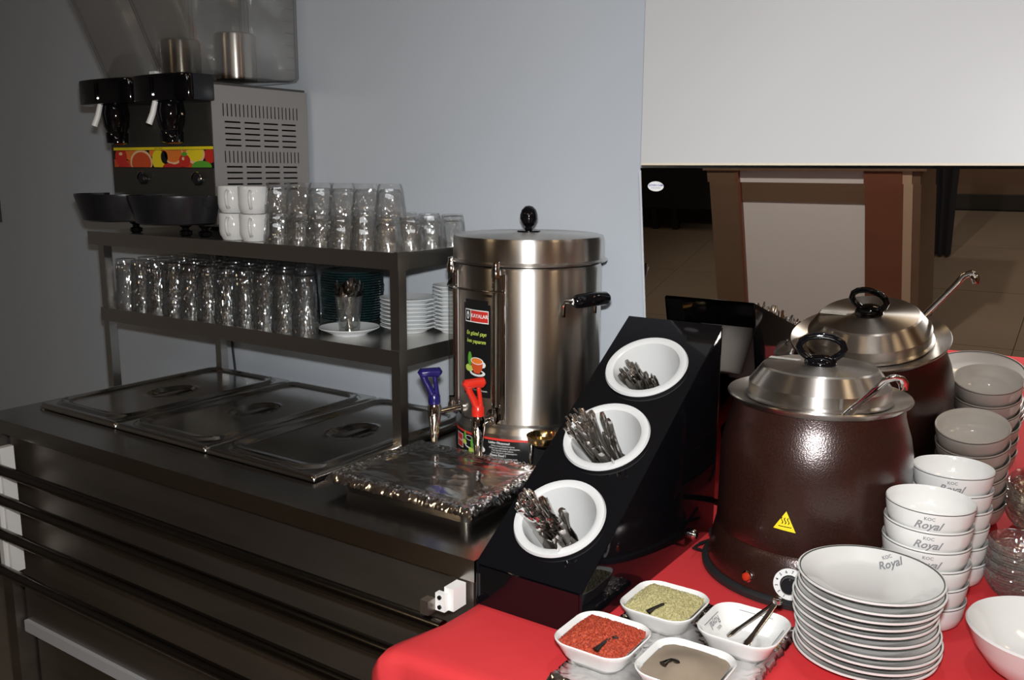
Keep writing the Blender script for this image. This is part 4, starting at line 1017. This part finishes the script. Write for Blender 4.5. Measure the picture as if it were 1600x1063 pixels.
# ------------------------------------------------------------------ china with the hotel print
def royal(P, x, y, s, l, sh=0.3):
    P.text('KOC', x+0.002*s/0.014, y+0.0088*s/0.014, s*0.42, M['print'], l, True, 0.0)
    P.text('Royal', x, y, s, M['print'], l, True, sh+0.15)
BS = 0.922
bowl_p = [(r*BS, z*1.03) for r, z in [(0, 0.003), (0.034, 0.003), (0.035, 0.0), (0.039, 0.0), (0.041, 0.003), (0.052, 0.006), (0.0600, 0.013), (0.0640, 0.024), (0.0662, 0.038), (0.0668, 0.0455), (0.0660, 0.0468), (0.0648, 0.0455), (0.0640, 0.036), (0.0615, 0.022), (0.054, 0.011), (0.045, 0.0075), (0, 0.0065)]]
def bowl(loc, label, az=None, rot=(0, 0, 0)):
    t = thing('soup_bowl', label, 'bowl', loc, group='stacked white soup bowls', rot=rot)
    if not hasattr(bowl, 'm'):
        b = BM(); lathe(b, bowl_p, 64); a = finish('bowl_body', b, M['white_china'], t, smooth=0.9)
        b = BM(); lathe(b, [(0.0614, 0.0445), (0.06195, 0.0445), (0.06195, 0.0457), (0.0614, 0.0457)], 64); c_ = finish('rim_line', b, M['rimline'], t); bowl.m = (a.data, c_.data)
    else: link('bowl_body', bowl.m[0], t); link('rim_line', bowl.m[1], t)
    if az is not None:
        def fn(u, v, d):
            z = 0.029+v; r = (0.0640+0.0028*(z-0.024)/0.0215)*BS+0.0006+d; a = az+u/0.061; return (r*math.cos(a), r*math.sin(a), z)
        P = Print(); royal(P, 0, -0.002, 0.0165, 0); P.build('hotel_print', fn, t)
for nm, (x, y), n, kk, dx in (('nearer', (-0.2115, 1.414), 6, 3, 1), ('farther', (-0.207, 1.590), 6, 1, -1)):
    az0 = math.atan2(-y, -x)
    for k in range(n):
        top = n-1-k
        bowl((x+0.0009*dx*((k*7) % 3-1), y-0.0016*k*(1 if dx > 0 else 0), TZ+0.0008+0.0298*k), '%s white soup bowl %sof the %s stack right of the soup kettle' % (('topmost' if top == 0 else ORD[top]+' from the top'), '' , nm), az0+(-0.02+0.03*top) if top < kk else None, rot=(0.0, 0.02 if dx > 0 else 0, 0))
# plates
pr = 0.0955
plate_p = [(0, 0.002), (0.052, 0.002), (0.053, 0.0), (0.057, 0.0), (0.059, 0.003), (0.066, 0.006), (pr-0.004, 0.0165), (pr, 0.0185), (pr+0.0003, 0.0205), (pr-0.001, 0.0212), (pr-0.005, 0.0196), (0.068, 0.0095), (0.058, 0.0058), (0, 0.0050)]
pm = None
for k in range(10):
    ox = 0.0045*math.sin(k*0.9)*(1 if k < 9 else 0.3); oy = 0.003*math.cos(k*1.3)
    t = thing('soup_plate', ('topmost white plate of the tall plate stack in front of the soup bowls' if k == 9 else 'white plate, %s from the top of the tall plate stack' % ORD[9-k]), 'plate', (-0.254+ox, 1.247+oy, TZ+0.0008+0.0120*k), group='stacked white plates')
    if pm is None:
        b = BM(); lathe(b, plate_p, 80); a = finish('plate_body', b, M['white_china'], t, smooth=0.9)
        b = BM(); lathe(b, [(pr-0.0040, 0.02005), (pr-0.0022, 0.0210), (pr-0.0022, 0.0213), (pr-0.0040, 0.0204)], 80); c_ = finish('rim_line', b, M['rimline'], t); pm = (a.data, c_.data)
    else: link('plate_body', pm[0], t); link('rim_line', pm[1], t)
    if k == 9:
        cx_, cy_ = 0.054, 0.052
        def fn(u, v, d):
            c2, s2 = math.cos(-0.02), math.sin(-0.02); X_ = RX.x*u-(-RX.y)*0; 
            hx_ = Vector((RX.x, RX.y, 0)).normalized(); hy_ = Vector((-hx_.y, hx_.x, 0))
            p_ = Vector((0, 0, 0))+hx_*(0.046+u)+hy_*(0.049+v*1.5)
            r = p_.length; z = 0.0095+(0.0196-0.0095)*(r-0.068)/(pr-0.005-0.068) if r > 0.068 else 0.0058+(r-0.058)*0.37
            return (p_.x, p_.y, z+0.0012+d)
        P = Print(); royal(P, 0, 0, 0.0145, 0, 0.3); P.build('hotel_print', fn, t)
# large serving bowl, half outside the frame
b = BM(); lathe(b, [(0, 0.004), (0.042, 0.004), (0.044, 0.0), (0.050, 0.0), (0.052, 0.005), (0.072, 0.018), (0.090, 0.044), (0.0985, 0.066), (0.1005, 0.0695), (0.0985, 0.0725), (0.0955, 0.068), (0.087, 0.048), (0.068, 0.024), (0.05, 0.012), (0, 0.010)], 80)
tag(finish('serving_bowl', b, M['white_china'], None, (-0.040, 1.332, TZ+0.0008), smooth=0.9), 'large plain white bowl on the red cloth at the bottom right', 'bowl')
# ribbed glass dishes
b = BM(); pf = [(0, 0.003), (0.026, 0.003)]
for q in range(9):
    f = q/8; r = 0.028+0.022*math.sin(f*PI/2)**0.9; pf += [(r, 0.002+0.040*f), (r+0.0022, 0.0035+0.040*f), (r, 0.005+0.040*f)]
pf += [(0.0500, 0.0475), (0.048, 0.0470), (0.045, 0.040), (0.040, 0.020), (0.03, 0.008), (0, 0.007)]
lathe(b, pf, 56); o = finish('glass_dish', b, M['dish_glass'], None, (-0.098, 1.585, TZ+0.0008), smooth=0.5)
tag(o, 'lowest ribbed glass dish of the stack at the right edge', 'dish', 'stacked ribbed glass dishes')
for k in range(1, 4):
    o2 = link('glass_dish', o.data, None, (-0.098+0.001*k, 1.585, TZ+0.0008+0.0165*k)); tag(o2, '%s ribbed glass dish from the bottom of the stack at the right edge' % ORD[k], 'dish', 'stacked ribbed glass dishes')

# ------------------------------------------------------------------ spice tray
t = thing('spice_tray', 'flat tray wrapped in aluminium foil under the four square spice dishes', 'tray', (-0.468, 1.104, TZ+0.0006), 0.0)
bm = BM(); box(bm, -0.112, 0.112, -0.145, 0.155, 0.0, 0.008); finish('tray_base', bm, M['black_pl'], t)
bm = BM(); W3, D3, nx, ny = 0.240, 0.320, 80, 100
V = []
for j in range(ny+1):
    row = []
    for i in range(nx+1):
        x = -W3/2+W3*i/nx; y = -D3/2+D3*j/ny+0.005
        e = max(abs(x)-(W3/2-0.008), abs(y-0.005)-(D3/2-0.008), 0)/0.008
        z = 0.0095+0.0022*abs(noise.noise(Vector((x*60, y*60, 2))))+0.0015*noise.noise(Vector((x*150, y*150, 7)))
        fr = max((abs(x)-W3/2+0.02)/0.02, (abs(y-0.005)-D3/2+0.02)/0.02, 0)
        z += 0.005*fr*abs(noise.noise(Vector((x*90, y*90, 11))))-0.009*e**2
        row.append(bm.verts.new((x+0.0025*noise.noise(Vector((y*60, 0, 3))), y+0.0025*noise.noise(Vector((x*60, 9, 3))), max(z, 0.0009))))
    V.append(row)
for j in range(ny):
    for i in range(nx): bm.faces.new((V[j][i], V[j][i+1], V[j+1][i+1], V[j+1][i]))
finish('foil_wrap', bm, M['foil'], t, smooth=0.5)
def dish_mesh():
    b = BM(); L_ = []
    for w_, r_, z in ((0.050, 0.012, 0.0), (0.060, 0.015, 0.0), (0.078, 0.020, 0.010), (0.094, 0.025, 0.027), (0.100, 0.028, 0.0315), (0.1005, 0.028, 0.0335), (0.098, 0.027, 0.0345), (0.090, 0.024, 0.030), (0.078, 0.020, 0.016), (0.064, 0.016, 0.006)):
        L_.append([b.verts.new((x, y, z)) for x, y in rrect(w_, w_, r_, 8)])
    for A_, B_ in zip(L_[:-1], L_[1:]):
        n = len(A_)
        for i in range(n): b.faces.new((A_[i], A_[(i+1) % n], B_[(i+1) % n], B_[i]))
    b.faces.new(L_[0][::-1]); b.faces.new(L_[-1]); return b
def heap(kind, matl, amp, fr):
    b = BM(); n = 90; S_ = 0.0865
    V = []
    for j in range(n+1):
        row = []
        for i in range(n+1):
            u = -1+2*i/n; v = -1+2*j/n
            # square -> rounded square
            q = (1-0.10*v*v)**0.5; p_ = (1-0.10*u*u)**0.5; x = u*q*S_/2; y = v*p_*S_/2
            e = max(abs(u), abs(v))
            z = 0.0275+0.016*(1-e**2.2)+amp*noise.noise(Vector((x*fr, y*fr, hash_(kind))))+amp*0.8*noise.noise(Vector((x*fr*2.3, y*fr*2.3, 4)))
            if kind == 'cumin': z = 0.0265+0.011*math.exp(-((x/0.030)**2+(y/0.032)**2))*1.1
            row.append(b.verts.new((x, y, z)))
        V.append(row)
    for j in range(n):
        for i in range(n): b.faces.new((V[j][i], V[j][i+1], V[j+1][i+1], V[j+1][i]))
    return b
def hash_(s): return sum(map(ord, s))*0.37
dm = None; zz = TZ+0.0118
DS = [('oregano', -0.518, 1.166, 'white square dish of dried green oregano behind the red pepper', 'oregano', 0.0022, 330),
      ('pepper', -0.545, 1.026, 'white square dish of red pepper flakes at the front left of the tray', 'pepper', 0.0024, 300),
      ('empty', -0.396, 1.163, 'empty white square dish holding small steel tongs', None, 0, 0),
      ('cumin', -0.421, 1.020, 'white square dish of fine greyish brown ground spice at the frame bottom', 'cumin', 0, 0)]
for kind, x, y, lb, mm, amp, fr in DS:
    t = thing('spice_dish', lb, 'dish', (x, y, zz)); t.scale = (1.13, 1.13, 1.05)
    if dm is None: o = finish('dish_body', dish_mesh(), M['white_china'], t, smooth=0.9); dm = o.data
    else: link('dish_body', dm, t)
    P = Print()
    for sx, sy, vert in ((0, 1, 0), (1, 0, 1), (0, -1, 0), (-1, 0, 1)):
        c0 = 0.0425
        if vert: P.rect(sx*c0-0.0006, sx*c0+0.0006, -0.022, 0.022, M['print'], 0)
        else: P.rect(-0.022, 0.022, sy*c0-0.0006, sy*c0+0.0006, M['print'], 0)
    P.build('rim_print', lambda u, v, d: (u, v, 0.0285+d), t)
    if mm:
        o = finish({'oregano': 'dried_oregano', 'pepper': 'pepper_flakes', 'cumin': 'ground_spice'}[kind], heap(kind, mm, amp, fr), M[mm], smooth=(2.0 if kind == 'cumin' else 0.3), loc=(x, y, zz+0.001)); o.scale = (1.12, 1.12, 1.05)
        o['kind'] = 'stuff'; tag(o, {'oregano': 'heap of dried green oregano in its white square dish', 'pepper': 'heap of red pepper flakes in its white square dish', 'cumin': 'smooth heap of ground greyish brown spice in its dish'}[kind], 'spice')
    else:
        P = Print(); royal(P, 0, 0, 0.0125, 0)
        P.build('hotel_print', lambda u, v, d: (-0.0385+0.0*u+v*0.75, 0.004-u, 0.0235-v*0.75*0.9+d), t)
# small dark spoons in the oregano and pepper, tongs in the empty dish
def dark_spoon(p0, p1, label):
    A_, B_ = Vector(p0), Vector(p1); b = BM()
    d = B_-A_; tube(b, [A_, A_+d*0.35+Vector((0, 0, 0.004)), A_+d*0.7+Vector((0, 0, 0.003)), B_], [0.0065, 0.0030, 0.0032, 0.0055], 10, flat=0.5)
    tag(finish('serving_spoon', b, M['dark_steel']), label, 'spoon')
dark_spoon((-0.503, 1.150, zz+0.040), (-0.521, 1.116, zz+0.037), 'tiny steel spoon stuck in the dried oregano')
dark_spoon((-0.522, 1.020, zz+0.040), (-0.531, 0.980, zz+0.037), 'tiny steel spoon stuck in the red pepper flakes')
dark_spoon((-0.430, 1.010, zz+0.040), (-0.437, 0.985, zz+0.046), 'tiny steel spoon stuck in the ground brown spice')
t = thing('tongs', 'small steel serving tongs leaning in the empty square dish', 'tongs', (0, 0, 0))
top = Vector((-0.362, 1.198, zz+0.066))
ends = [Vector((-0.4185, 1.160, zz+0.012)), Vector((-0.388, 1.143, zz+0.012))]
for e_ in ends:
    b = BM(); d = e_-top; tube(b, [top+d*0.03, top+d*0.3, top+d*0.7, top+d*0.80, top+d*0.9, e_], [0.0035, 0.0038, 0.0036, 0.0045, 0.0065, 0.004], 10, flat=0.35); finish('tongs_arm', b, M['cutlery'], t)
b = BM(); lathe(b, [(0, -0.006), (0.006, -0.004), (0.007, 0.0), (0.006, 0.004), (0, 0.006)], 16); finish('tongs_hinge', b, M['cutlery'], t, tuple(top))
